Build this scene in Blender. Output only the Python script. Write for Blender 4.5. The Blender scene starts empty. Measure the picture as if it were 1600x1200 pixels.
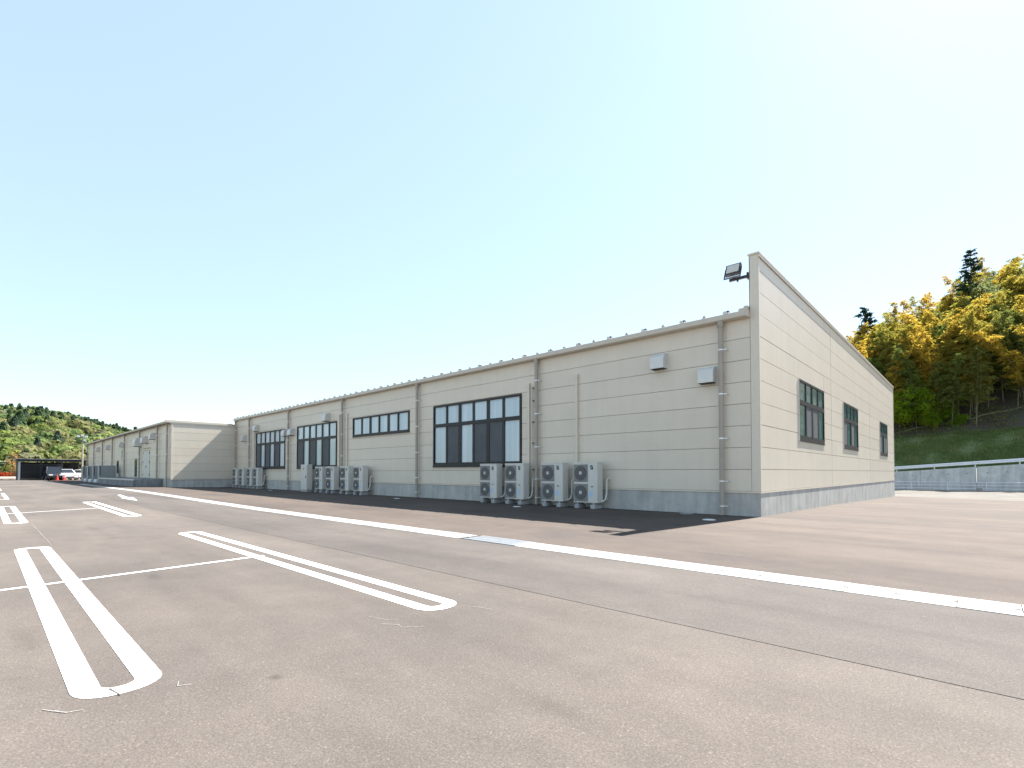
import bpy, bmesh, math, random
import numpy as np
from mathutils import Vector, Matrix
rnd = random.Random(7)
sc = bpy.context.scene
COL = sc.collection
R = math.radians

# ------------------------------------------------------------------ camera
cam_d = bpy.data.cameras.new("camera"); cam = bpy.data.objects.new("camera", cam_d); COL.objects.link(cam)
cam.location = (4.245, -14.221, 1.193)
cam.rotation_euler = (R(90 + 1.36), 0, R(43.222))
cam_d.sensor_fit = 'HORIZONTAL'; cam_d.sensor_width = 36.0; cam_d.lens = 775.3 / 1600 * 36
cam_d.shift_y = 119.7 / 1600; cam_d.clip_start = 0.05; cam_d.clip_end = 5000
sc.camera = cam

# ------------------------------------------------------------------ sky, sun, exposure
SUN = Vector((0.68, 5.96, 7.13)).normalized()
world = bpy.data.worlds.new("World"); sc.world = world; world.use_nodes = True
wn = world.node_tree.nodes; wl = world.node_tree.links
bg = wn['Background']; sky = wn.new('ShaderNodeTexSky'); sky.sky_type = 'NISHITA'; sky.sun_disc = False
sky.sun_elevation = math.asin(SUN.z); sky.sun_rotation = math.atan2(SUN.x, SUN.y)
sky.altitude = 0; sky.air_density = 1.2; sky.dust_density = 0.35; sky.ozone_density = 1.0
veil = wn.new('ShaderNodeMix'); veil.data_type = 'RGBA'; veil.inputs[0].default_value = 0.48   # even, thin high haze over the whole sky
veil.inputs[7].default_value = (3.75, 4.8, 5.6, 1); wl.new(sky.outputs[0], veil.inputs[6])
wl.new(veil.outputs[2], bg.inputs[0]); bg.inputs[1].default_value = 0.059
sun_d = bpy.data.lights.new("sun", 'SUN'); sun_d.energy = 5.0; sun_d.angle = R(0.5); sun_d.color = (1.0, 0.955, 0.90)
sun = bpy.data.objects.new("sun", sun_d); COL.objects.link(sun)
sun.rotation_euler = SUN.to_track_quat('Z', 'Y').to_euler(); sun.location = (0, 0, 60)
vs = sc.view_settings; vs.view_transform = 'Standard'; vs.look = 'None'; vs.gamma = 1; vs.use_curve_mapping = False
vs.exposure = 2.0
sc.cycles.max_bounces = 6; sc.cycles.transparent_max_bounces = 4; sc.cycles.use_denoising = True

# ------------------------------------------------------------------ materials
def new_mat(name):
    m = bpy.data.materials.new(name); m.use_nodes = True
    return m, m.node_tree.nodes, m.node_tree.links, m.node_tree.nodes['Principled BSDF']
def noise(n, l, scale, detail=3, rough=0.55, vec=None, sx=(1, 1, 1)):
    t = n.new('ShaderNodeTexNoise'); t.inputs['Scale'].default_value = scale
    t.inputs['Detail'].default_value = detail; t.inputs['Roughness'].default_value = rough
    mp = n.new('ShaderNodeMapping'); mp.inputs['Scale'].default_value = sx
    l.new(vec, mp.inputs[0]); l.new(mp.outputs[0], t.inputs['Vector'])
    return t
def ramp(n, l, src, stops):
    r = n.new('ShaderNodeValToRGB'); e = r.color_ramp.elements
    while len(e) < len(stops): e.new(0.5)
    for i, (p, c) in enumerate(stops):
        e[i].position = p; e[i].color = (*c, 1) if len(c) == 3 else c
    l.new(src, r.inputs[0]); return r
def mix(n, l, a, b, fac, mode='MIX'):
    m = n.new('ShaderNodeMix'); m.data_type = 'RGBA'; m.blend_type = mode
    for s, v in ((m.inputs[0], fac), (m.inputs[6], a), (m.inputs[7], b)):
        if hasattr(v, 'links') or isinstance(v, bpy.types.NodeSocket): l.new(v, s)
        elif isinstance(v, (int, float)): s.default_value = v
        else: s.default_value = (*v, 1)
    return m.outputs[2]
def pos(n):
    g = n.new('ShaderNodeNewGeometry'); return g.outputs['Position']
def bump(n, l, b, src, strength, dist=0.01):
    bp = n.new('ShaderNodeBump'); bp.inputs['Strength'].default_value = strength; bp.inputs['Distance'].default_value = dist
    l.new(src, bp.inputs['Height']); l.new(bp.outputs[0], b.inputs['Normal'])
def simple(name, col, rough=0.5, metal=0.0, var=0.06, scale=6, spec=0.5, rand=0.0):
    m, n, l, b = new_mat(name); P = pos(n)
    t = noise(n, l, scale, 4, 0.6, P)
    lo = tuple(c * (1 - var) for c in col); hi = tuple(min(1, c * (1 + var)) for c in col)
    r = ramp(n, l, t.outputs[0], [(0.3, lo), (0.7, hi)])
    c = r.outputs[0]
    if rand:
        oi = n.new('ShaderNodeObjectInfo'); rr = ramp(n, l, oi.outputs['Random'], [(0, (1 - rand,) * 3), (1, (1 + rand,) * 3)])
        c = mix(n, l, c, rr.outputs[0], 1.0, 'MULTIPLY')
    l.new(c, b.inputs['Base Color']); b.inputs['Roughness'].default_value = rough; b.inputs['Metallic'].default_value = metal
    b.inputs['Specular IOR Level'].default_value = spec
    return m

def asphalt(name, base, warm, stains=()):
    m, n, l, b = new_mat(name); P = pos(n)
    big = noise(n, l, 0.22, 4, 0.6, P)
    streak = noise(n, l, 0.5, 4, 0.6, P, (0.25, 1.5, 1))
    mid = noise(n, l, 2.2, 5, 0.65, P)
    fine = noise(n, l, 95, 3, 0.75, P)
    spk = n.new('ShaderNodeTexVoronoi'); spk.inputs['Scale'].default_value = 130; l.new(P, spk.inputs['Vector'])
    c1 = ramp(n, l, big.outputs[0], [(0.32, tuple(c * 0.86 for c in base)), (0.68, tuple(c * w for c, w in zip(base, warm)))]).outputs[0]
    c2 = mix(n, l, c1, ramp(n, l, streak.outputs[0], [(0.34, (0.74, 0.735, 0.735)), (0.62, (1.08, 1.07, 1.06))]).outputs[0], 0.8, 'MULTIPLY')
    c3 = mix(n, l, c2, ramp(n, l, mid.outputs[0], [(0.3, (0.87, 0.87, 0.87)), (0.7, (1.10, 1.10, 1.10))]).outputs[0], 0.75, 'MULTIPLY')
    c4 = mix(n, l, c3, ramp(n, l, fine.outputs[0], [(0.3, (0.62, 0.61, 0.60)), (0.5, (1, 1, 1)), (0.72, (1.38, 1.36, 1.34))]).outputs[0], 0.8, 'MULTIPLY')
    st = ramp(n, l, spk.outputs['Color'], [(0.0, (0.62,) * 3), (0.8, (1.1,) * 3), (0.97, (1.9, 1.85, 1.75))]).outputs[0]
    c5 = mix(n, l, c4, st, 0.55, 'MULTIPLY')
    spot = noise(n, l, 0.9, 2, 0.5, P)
    sp = ramp(n, l, spot.outputs[0], [(0.70, (1, 1, 1)), (0.78, (0.72, 0.71, 0.70))]).outputs[0]
    c6 = mix(n, l, c5, sp, 1.0, 'MULTIPLY')
    wob = noise(n, l, 5.0, 4, 0.6, P)
    for (cx_, cy_, rx_, ry_, k_) in stains:      # oil spots and tyre rubs
        mp = n.new('ShaderNodeMapping'); mp.inputs['Location'].default_value = (-cx_ / rx_, -cy_ / ry_, 0); mp.inputs['Scale'].default_value = (1 / rx_, 1 / ry_, 0)
        ln_ = n.new('ShaderNodeVectorMath'); ln_.operation = 'LENGTH'; ad = n.new('ShaderNodeMath'); ad.operation = 'MULTIPLY_ADD'
        l.new(P, mp.inputs[0]); l.new(mp.outputs[0], ln_.inputs[0]); l.new(wob.outputs[0], ad.inputs[0]); ad.inputs[1].default_value = 0.9; l.new(ln_.outputs['Value'], ad.inputs[2])
        c6 = mix(n, l, c6, ramp(n, l, ad.outputs[0], [(0.45, (k_, k_, k_)), (1.0, (1, 1, 1))]).outputs[0], 1.0, 'MULTIPLY')
    l.new(c6, b.inputs['Base Color'])
    b.inputs['Roughness'].default_value = 0.9; b.inputs['Specular IOR Level'].default_value = 0.2
    bump(n, l, b, fine.outputs[0], 0.5, 0.004)
    return m

M = {}
M['asphalt_lot'] = asphalt('asphalt_lot', (0.101, 0.089, 0.081), (1.14, 1.11, 1.07), ((-2.7, -12.86, .55, .14, .72), (1.24, -13.04, .10, .09, .62), (-.8, -14.0, .9, .25, .82), (-9.5, -12.6, 1.4, .3, .84), (2.6, -12.2, .5, .2, .85), (-17.0, -12.6, 2.0, .3, .85), (3.9, -11.6, .25, .12, .8)))
M['asphalt_lane'] = asphalt('asphalt_lane', (0.092, 0.081, 0.075), (1.10, 1.10, 1.08), ((-14, -9.9, 9.0, .14, .86), (-10, -9.0, 9.0, .14, .88), (2.6, -9.5, 1.6, .3, .9)))
M['asphalt_apron'] = asphalt('asphalt_apron', (0.080, 0.067, 0.060), (1.25, 1.18, 1.10), ((6.5, -.75, 6.5, .10, .72), (8.0, 4.35, 7.0, .16, .72), (5.0, -4.3, 5.0, .22, .84), (1.5, -6.9, 2.0, .25, .82), (9, 9.5, 9, .25, .75), (7, 14.5, 7, .3, .75)))
M['joint'] = simple('joint_filler', (0.03, 0.028, 0.026), 0.9)

def paint():
    m, n, l, b = new_mat('road_paint'); P = pos(n)
    t = noise(n, l, 70, 3, 0.7, P); t2 = noise(n, l, 3, 4, 0.6, P)
    c = ramp(n, l, t.outputs[0], [(0.28, (0.50, 0.49, 0.47)), (0.36, (0.80, 0.80, 0.79))]).outputs[0]
    c = mix(n, l, c, ramp(n, l, t2.outputs[0], [(0.3, (0.90, 0.89, 0.88)), (0.6, (1, 1, 1))]).outputs[0], 0.8, 'MULTIPLY')
    l.new(c, b.inputs['Base Color']); b.inputs['Roughness'].default_value = 0.6; bump(n, l, b, t.outputs[0], 0.3, 0.003); return m
M['paint'] = paint()
M['chalk'] = simple('chalk', (0.22, 0.21, 0.20), 0.9, 0, 0.4, 60)

def concrete(name, col, streaks=0.3, rand=0.0, scale=1.0):
    m, n, l, b = new_mat(name); P = pos(n)
    t = noise(n, l, 1.4 * scale, 6, 0.62, P); s = noise(n, l, 3.0 * scale, 4, 0.6, P, (1, 1, 0.12)); f = noise(n, l, 40, 3, 0.7, P)
    c = ramp(n, l, t.outputs[0], [(0.28, tuple(x * 0.80 for x in col)), (0.72, tuple(min(1, x * 1.14) for x in col))]).outputs[0]
    c = mix(n, l, c, ramp(n, l, s.outputs[0], [(0.38, (0.70, 0.72, 0.74)), (0.56, (1, 1, 1)), (0.72, (1.16, 1.17, 1.18))]).outputs[0], streaks, 'MULTIPLY')
    c = mix(n, l, c, ramp(n, l, f.outputs[0], [(0.3, (0.88,) * 3), (0.7, (1.08,) * 3)]).outputs[0], 0.7, 'MULTIPLY')
    if rand:
        oi = n.new('ShaderNodeObjectInfo'); rr = ramp(n, l, oi.outputs['Random'], [(0, (1 - rand,) * 3), (1, (1,) * 3)])
        c = mix(n, l, c, rr.outputs[0], 1.0, 'MULTIPLY')
    l.new(c, b.inputs['Base Color']); b.inputs['Roughness'].default_value = 0.8
    b.inputs['Specular IOR Level'].default_value = 0.3; bump(n, l, b, f.outputs[0], 0.25, 0.004); return m
M['plinth'] = concrete('plinth_concrete', (0.47, 0.46, 0.435), 0.55)
M['dock'] = concrete('dock_concrete', (0.25, 0.255, 0.26), 1.0)
M['slab'] = concrete('drain_concrete', (0.36, 0.355, 0.34), 0.1, 0.25)
M['retain'] = concrete('retaining_concrete', (0.56, 0.56, 0.54), 0.6, 0.04)

def panel_mat(name, col):
    m, n, l, b = new_mat(name); P = pos(n)
    oi = n.new('ShaderNodeObjectInfo')
    base = ramp(n, l, oi.outputs['Random'], [(0, tuple(c * 0.965 for c in col)), (1, tuple(c * 1.02 for c in col))]).outputs[0]
    t = noise(n, l, 0.7, 5, 0.6, P, (1, 1, 1.4)); s = noise(n, l, 2.6, 4, 0.6, P, (1, 1, 0.07)); f = noise(n, l, 160, 2, 0.6, P)
    c = mix(n, l, base, ramp(n, l, t.outputs[0], [(0.3, (0.955, 0.955, 0.96)), (0.7, (1.02, 1.02, 1.02))]).outputs[0], 1.0, 'MULTIPLY')
    c = mix(n, l, c, ramp(n, l, s.outputs[0], [(0.35, (0.95, 0.95, 0.95)), (0.6, (1, 1, 1))]).outputs[0], 0.7, 'MULTIPLY')
    l.new(c, b.inputs['Base Color']); b.inputs['Roughness'].default_value = 0.42; b.inputs['Specular IOR Level'].default_value = 0.5
    bump(n, l, b, f.outputs[0], 0.12, 0.002); return m
M['panel'] = panel_mat('wall_panel_paint', (0.67, 0.598, 0.495))
M['trim'] = simple('trim_paint', (0.65, 0.582, 0.485), 0.45, 0, 0.03)
M['core'] = simple('joint_dark', (0.34, 0.31, 0.265), 0.9, 0, 0.1)
M['gutter'] = simple('gutter_paint', (0.54, 0.485, 0.41), 0.45, 0, 0.04)
M['pipe'] = simple('downspout_pvc', (0.35, 0.31, 0.265), 0.5, 0, 0.07, 3)
M['band'] = simple('galvanised_band', (0.72, 0.73, 0.75), 0.35, 0.6, 0.05)
M['roof'] = simple('roof_metal', (0.55, 0.53, 0.50), 0.4, 0.5, 0.05)
M['frame'] = simple('window_frame_black', (0.009, 0.0095, 0.012), 0.5, 0, 0.1)
M['screen'] = simple('insect_screen', (0.085, 0.092, 0.10), 0.75, 0, 0.12, 2.0)
def pane_mat(name, lo, hi):
    m, n, l, b = new_mat(name); P = pos(n)
    s = noise(n, l, 3.2, 3, 0.5, P, (1, 1, 0.04)); t = noise(n, l, 0.5, 2, 0.5, P)
    oi = n.new('ShaderNodeObjectInfo')
    c = ramp(n, l, s.outputs[0], [(0.32, lo), (0.66, hi)]).outputs[0]
    c = mix(n, l, c, ramp(n, l, oi.outputs['Random'], [(0, (0.84, 0.86, 0.88)), (1, (1.04, 1.04, 1.04))]).outputs[0], 1.0, 'MULTIPLY')
    l.new(c, b.inputs['Base Color']); b.inputs['Roughness'].default_value = 0.16; b.inputs['Specular IOR Level'].default_value = 0.6
    b.inputs['Coat Weight'].default_value = 0.5; b.inputs['Coat Roughness'].default_value = 0.03
    return m
M['pane'] = pane_mat('frosted_glass', (0.40, 0.51, 0.56), (0.54, 0.63, 0.67))
M['pane_green'] = pane_mat('green_glass', (0.06, 0.17, 0.155), (0.12, 0.27, 0.245))
M['pane_dark'] = simple('dark_glass', (0.012, 0.015, 0.02), 0.08, 0, 0.1, 2, 0.7)
M['ac'] = simple('ac_enamel', (0.60, 0.58, 0.535), 0.45, 0, 0.04, 3, 0.5, 0.04)
M['ac_rib'] = simple('ac_grille', (0.20, 0.20, 0.195), 0.55, 0, 0.05)
M['ac_dark'] = simple('ac_fan_cavity', (0.055, 0.056, 0.058), 0.7)
M['ac_back'] = simple('ac_grille_field', (0.27, 0.27, 0.26), 0.7)
M['hub'] = simple('fan_hub', (0.55, 0.56, 0.53), 0.5)
M['foot'] = concrete('foot_concrete', (0.40, 0.40, 0.395), 0.3)
M['mark_teal'] = simple('mark_teal', (0.03, 0.14, 0.16), 0.5)
M['mark_dark'] = simple('mark_dark', (0.03, 0.035, 0.04), 0.5)
M['sticker'] = simple('blue_sticker', (0.38, 0.56, 0.80), 0.5, 0, 0.15, 40)
M['red'] = simple('red_mark', (0.45, 0.04, 0.05), 0.5)
M['pipe_white'] = simple('pipe_wrap', (0.62, 0.60, 0.56), 0.6, 0, 0.05)
M['hood'] = simple('hood_metal', (0.60, 0.59, 0.56), 0.35, 0.15, 0.04)
M['black'] = simple('black_metal', (0.02, 0.021, 0.024), 0.45)
M['lamp_glass'] = simple('lamp_glass', (0.55, 0.53, 0.48), 0.2)
M['white_steel'] = simple('white_steel', (0.74, 0.74, 0.77), 0.45, 0.1, 0.05)
M['galv'] = simple('galvanised_steel', (0.50, 0.53, 0.56), 0.4, 0.5, 0.08)
M['grate'] = simple('grating_steel', (0.46, 0.48, 0.50), 0.4, 0.6, 0.1, 20)
M['weep'] = simple('weep_hole', (0.03, 0.03, 0.03), 0.9)
M['cone'] = simple('cone_red', (0.62, 0.03, 0.02), 0.5)
M['cap'] = simple('cap_plastic', (0.62, 0.64, 0.65), 0.5)
M['cap_metal'] = simple('cap_iron', (0.22, 0.22, 0.22), 0.6)
M['carport'] = simple('carport_black', (0.022, 0.022, 0.024), 0.6, 0, 0.15, 1.5)
M['carport_roof'] = simple('carport_roof', (0.40, 0.42, 0.44), 0.4, 0.4)
M['car_white'] = simple('car_white', (0.72, 0.73, 0.75), 0.25, 0, 0.02)
M['car_silver'] = simple('car_silver', (0.36, 0.38, 0.40), 0.25, 0.5, 0.02)
M['car_dark'] = simple('car_dark', (0.02, 0.022, 0.026), 0.2, 0, 0.02)
M['tyre'] = simple('tyre', (0.02, 0.02, 0.02), 0.8)
M['rim'] = simple('rim', (0.45, 0.46, 0.47), 0.35, 0.7)
M['car_lamp'] = simple('car_lamp', (0.65, 0.66, 0.68), 0.15)
M['equip'] = simple('equipment_grey', (0.26, 0.275, 0.28), 0.55, 0, 0.06, 1.5)
M['door'] = simple('door_paint', (0.55, 0.54, 0.50), 0.45, 0, 0.03)
M['sand'] = concrete('bare_soil', (0.24, 0.21, 0.17), 0.0)
def soil(name, cols, scale=0.35):
    m, n, l, b = new_mat(name); P = pos(n)
    t = noise(n, l, scale, 7, 0.65, P); t2 = noise(n, l, scale * 9, 4, 0.7, P)
    c = ramp(n, l, t.outputs[0], [(0.3, cols[0]), (0.5, cols[1]), (0.7, cols[2])]).outputs[0]
    c = mix(n, l, c, ramp(n, l, t2.outputs[0], [(0.3, (0.7,) * 3), (0.7, (1.15,) * 3)]).outputs[0], 0.9, 'MULTIPLY')
    l.new(c, b.inputs['Base Color']); b.inputs['Roughness'].default_value = 0.95; bump(n, l, b, t2.outputs[0], 0.6, 0.1); return m
M['ground'] = soil('earth', ((0.28, 0.24, 0.19), (0.22, 0.19, 0.14), (0.14, 0.13, 0.07)), 0.05)
M['dust'] = soil('dusty_concrete', ((0.055, 0.045, 0.032), (0.095, 0.085, 0.07), (0.135, 0.127, 0.115)), 0.6)
M['grass_soil'] = soil('grass_soil', ((0.085, 0.125, 0.045), (0.12, 0.16, 0.06), (0.22, 0.205, 0.12)), 0.35)
M['forest_soil'] = soil('forest_floor', ((0.045, 0.036, 0.026), (0.075, 0.058, 0.042), (0.045, 0.055, 0.025)), 0.3)
M['far_soil'] = soil('far_hill_soil', ((0.06, 0.08, 0.03), (0.09, 0.11, 0.04), (0.11, 0.10, 0.05)), 0.02)

def leaf_mat(name, c0, c1, trans=0.45, attr=None, hue=0.0):
    m = bpy.data.materials.new(name); m.use_nodes = True; n = m.node_tree.nodes; l = m.node_tree.links
    n.remove(n['Principled BSDF']); out = n['Material Output']
    oi = n.new('ShaderNodeObjectInfo'); P = pos(n); t = noise(n, l, 0.9, 3, 0.6, P)
    if attr:
        a = n.new('ShaderNodeAttribute'); a.attribute_name = attr; c = a.outputs['Color']
    else:
        c = ramp(n, l, oi.outputs['Random'], [(0.0, c0), (1.0, c1)]).outputs[0]
    c = mix(n, l, c, ramp(n, l, t.outputs[0], [(0.3, (0.72, 0.78, 0.72)), (0.7, (1.2, 1.15, 1.1))]).outputs[0], 1.0, 'MULTIPLY')
    d = n.new('ShaderNodeBsdfDiffuse'); tr = n.new('ShaderNodeBsdfTranslucent'); mx = n.new('ShaderNodeMixShader')
    l.new(c, d.inputs[0]); l.new(c, tr.inputs[0]); mx.inputs[0].default_value = trans
    l.new(d.outputs[0], mx.inputs[1]); l.new(tr.outputs[0], mx.inputs[2]); l.new(mx.outputs[0], out.inputs[0]); return m
M['bamboo_gold'] = leaf_mat('bamboo_leaf_gold', (0.46, 0.32, 0.05), (0.29, 0.28, 0.06), 0.58)
M['bamboo_olive'] = leaf_mat('bamboo_leaf_olive', (0.22, 0.21, 0.06), (0.13, 0.20, 0.05), 0.5)
M['leaf_lime'] = leaf_mat('leaf_lime', (0.25, 0.34, 0.025), (0.19, 0.29, 0.03), 0.6)
M['leaf_dark'] = leaf_mat('leaf_dark', (0.022, 0.045, 0.028), (0.03, 0.055, 0.03), 0.2)
M['leaf_pale'] = leaf_mat('leaf_pale', (0.20, 0.21, 0.10), (0.16, 0.20, 0.09), 0.5)
M['forest'] = leaf_mat('far_forest', None, None, 0.48, 'col')
M['grass'] = leaf_mat('grass_blade', (0.18, 0.24, 0.075), (0.19, 0.24, 0.075), 0.5)
M['shrub_red'] = leaf_mat('shrub_red', (0.34, 0.07, 0.03), (0.38, 0.10, 0.04), 0.3)
M['leaf_orange'] = leaf_mat('leaf_orange', (0.40, 0.22, 0.08), (0.36, 0.2, 0.08), 0.4)
M['culm'] = simple('bamboo_culm', (0.16, 0.15, 0.085), 0.6, 0, 0.3, 2, 0.3, 0.2)
M['bark'] = simple('bark', (0.085, 0.068, 0.052), 0.9, 0, 0.3, 3)

# ------------------------------------------------------------------ mesh helpers
class MB:
    def __init__(s): s.v = []; s.f = []; s.m = []
    def add(s, vs, fs, mi=0):
        o = len(s.v); s.v += [tuple(v) for v in vs]; s.f += [tuple(o + i for i in f) for f in fs]; s.m += [mi] * len(fs); return s
    def box(s, x0, x1, y0, y1, z0, z1, mi=0):
        return s.add([(x0, y0, z0), (x1, y0, z0), (x1, y1, z0), (x0, y1, z0), (x0, y0, z1), (x1, y0, z1), (x1, y1, z1), (x0, y1, z1)],
                     [(0, 3, 2, 1), (4, 5, 6, 7), (0, 1, 5, 4), (1, 2, 6, 5), (2, 3, 7, 6), (3, 0, 4, 7)], mi)
    def cyl(s, p0, p1, r0, r1=None, n=10, mi=0, cap=True):
        r1 = r0 if r1 is None else r1
        p0 = Vector(p0); p1 = Vector(p1); d = (p1 - p0).normalized()
        a = d.orthogonal().normalized(); b = d.cross(a)
        vs = []
        for p, r in ((p0, r0), (p1, r1)):
            for i in range(n):
                t = 2 * math.pi * i / n; vs.append(p + (a * math.cos(t) + b * math.sin(t)) * r)
        fs = [(i, (i + 1) % n, n + (i + 1) % n, n + i) for i in range(n)]
        if cap: fs += [tuple(range(n - 1, -1, -1)), tuple(range(n, 2 * n))]
        return s.add(vs, fs, mi)
    def path(s, pts, rs, n=8, mi=0):
        pts = [Vector(p) for p in pts]
        if isinstance(rs, (int, float)): rs = [rs] * len(pts)
        o = len(s.v); k = len(pts); a = None
        for i, p in enumerate(pts):
            d = (pts[min(i + 1, k - 1)] - pts[max(i - 1, 0)]).normalized()
            a = d.orthogonal().normalized() if a is None else (a - d * a.dot(d)).normalized()
            b = d.cross(a)
            for j in range(n):
                t = 2 * math.pi * j / n; s.v.append(tuple(p + (a * math.cos(t) + b * math.sin(t)) * rs[i]))
        for i in range(k - 1):
            for j in range(n):
                s.f.append((o + i * n + j, o + i * n + (j + 1) % n, o + (i + 1) * n + (j + 1) % n, o + (i + 1) * n + j)); s.m.append(mi)
        s.f.append(tuple(o + j for j in range(n - 1, -1, -1))); s.m.append(mi)
        s.f.append(tuple(o + (k - 1) * n + j for j in range(n))); s.m.append(mi)
        return s
    def prism(s, outline, fn, d0, d1, mi=0):
        """outline 2D pts, fn(u, v, d) -> xyz"""
        n = len(outline); vs = [fn(u, v, d0) for u, v in outline] + [fn(u, v, d1) for u, v in outline]
        fs = [tuple(range(n - 1, -1, -1)), tuple(range(n, 2 * n))] + [(i, (i + 1) % n, n + (i + 1) % n, n + i) for i in range(n)]
        return s.add(vs, fs, mi)
    def mesh(s, name, mats, smooth=False, bevel=0, fix=True):
        me = bpy.data.meshes.new(name); me.from_pydata(s.v, [], s.f)
        mats = mats if isinstance(mats, (list, tuple)) else [mats]
        for m in mats: me.materials.append(m)
        if len(mats) > 1: me.polygons.foreach_set('material_index', s.m)
        if fix or bevel:
            bm = bmesh.new(); bm.from_mesh(me)
            if fix: bmesh.ops.recalc_face_normals(bm, faces=bm.faces)
            if bevel: bmesh.ops.bevel(bm, geom=bm.edges[:], offset=bevel, segments=1, affect='EDGES', clamp_overlap=True)
            bm.to_mesh(me); bm.free()
        if smooth:
            me.polygons.foreach_set('use_smooth', [True] * len(me.polygons))
            try: me.set_sharp_from_angle(angle=R(40))
            except Exception: pass
        return me
    def build(s, name, mats, parent=None, smooth=False, bevel=0, loc=None, fix=True):
        return link(name, s.mesh(name, mats, smooth, bevel, fix), parent, loc)
def link(name, me, parent=None, loc=None, rot=None, scale=None):
    o = bpy.data.objects.new(name, me); COL.objects.link(o)
    if parent: o.parent = parent
    if loc is not None: o.location = loc
    if rot is not None: o.rotation_euler = rot
    if scale is not None: o.scale = scale
    return o
def tag(o, label=None, cat=None, group=None, kind=None):
    for k, v in (('label', label), ('category', cat), ('group', group), ('kind', kind)):
        if v: o[k] = v
    return o
def thing(name, label, cat, loc=(0, 0, 0), rz=0, group=None):
    o = bpy.data.objects.new(name, None); COL.objects.link(o); o.location = loc; o.rotation_euler = (0, 0, rz)
    o.empty_display_size = 0.3
    return tag(o, label, cat, group)
def copy_tree(o, parent=None):
    c = o.copy(); COL.objects.link(c); c.parent = parent
    for ch in o.children: copy_tree(ch, c)
    return c
def structure(o): o['kind'] = 'structure'; return o

# ------------------------------------------------------------------ ground
def smooth(t): t = max(0, min(1, t)); return t * t * (3 - 2 * t)
def g(x, y):
    z = 0.0
    if y > 0: z -= 0.0112 * min(y, 9)
    if y > 9: z -= 0.0187 * (min(y, 34) - 9)
    z += 0.11 * smooth((-10 - x) / 24) * max(0, min(1, (-1 - y) / 6.5))
    return z
def sheet(name, xs, ys, mat, dz=0.0, xlim=None, parent=None):
    vs = []; fs = []
    for y in ys:
        xm = xlim(y) if xlim else None
        for x in xs:
            xx = min(x, xm) if xm is not None else x
            vs.append((xx, y, g(xx, y) + dz))
    n = len(xs)
    for j in range(len(ys) - 1):
        for i in range(n - 1): fs.append((j * n + i, j * n + i + 1, (j + 1) * n + i + 1, (j + 1) * n + i))
    mb = MB(); mb.add(vs, fs); return mb.build(name, mat, parent, fix=False)
def fr(a, b, st):
    n = max(1, int(round((b - a) / st))); return [a + (b - a) * i / n for i in range(n + 1)]
xs_big = [-1000, -500, -300, -200] + fr(-160, 80, 8) + [120, 300, 1000]
ys_big = [-1000, -300, -120] + fr(-80, 60, 4) + [80, 120, 300, 1000]
structure(sheet('ground', xs_big, ys_big, M['ground'], -0.06))
XS = fr(-106, 62, 2)
lot = structure(sheet('parking_lot', XS, fr(-60, -10.467, 3), M['asphalt_lot']))
structure(sheet('driveway', XS, fr(-10.462, -8.335, 1.1), M['asphalt_lane'], 0.002))
apron_edge = lambda y: 62 if y < -18.5 else (30.4 - y) * 6.15 / 4.8 + 0.1
structure(sheet('apron', XS, [-7.815, -7.5, -6, -4, -2, -1, 0, 3, 6, 9, 14, 19, 24, 30.3], M['asphalt_apron'], 0.0, apron_edge))
structure(sheet('joint_bed', XS, [-10.6, -10.3], M['joint'], -0.012))
# dusty verge between the apron and the road fence
structure(sheet('verge', fr(-40, 80, 4), [22, 26, 30, 34, 40, 46, 51.3], M['dust'], -0.035))
# sandy bank at the far end of the lot
bank = MB()
bk = []
for y in fr(-60, -8, 2):
    for dx, dz in ((-112, 0.02), (-109.5, 0.35), (-108.2, 0.42), (-106.3, 0.10)):
        bk.append((dx + rnd.uniform(-.15, .15), y, g(-106, y) + dz + rnd.uniform(-.04, .04)))
nn = len(bk) // 4
bank.add(bk, [(i * 4 + k, i * 4 + k + 1, i * 4 + 5 + k, i * 4 + 4 + k) for i in range(nn - 1) for k in range(3)])
structure(bank.build('sandy_bank', M['sand'], fix=False))

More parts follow.
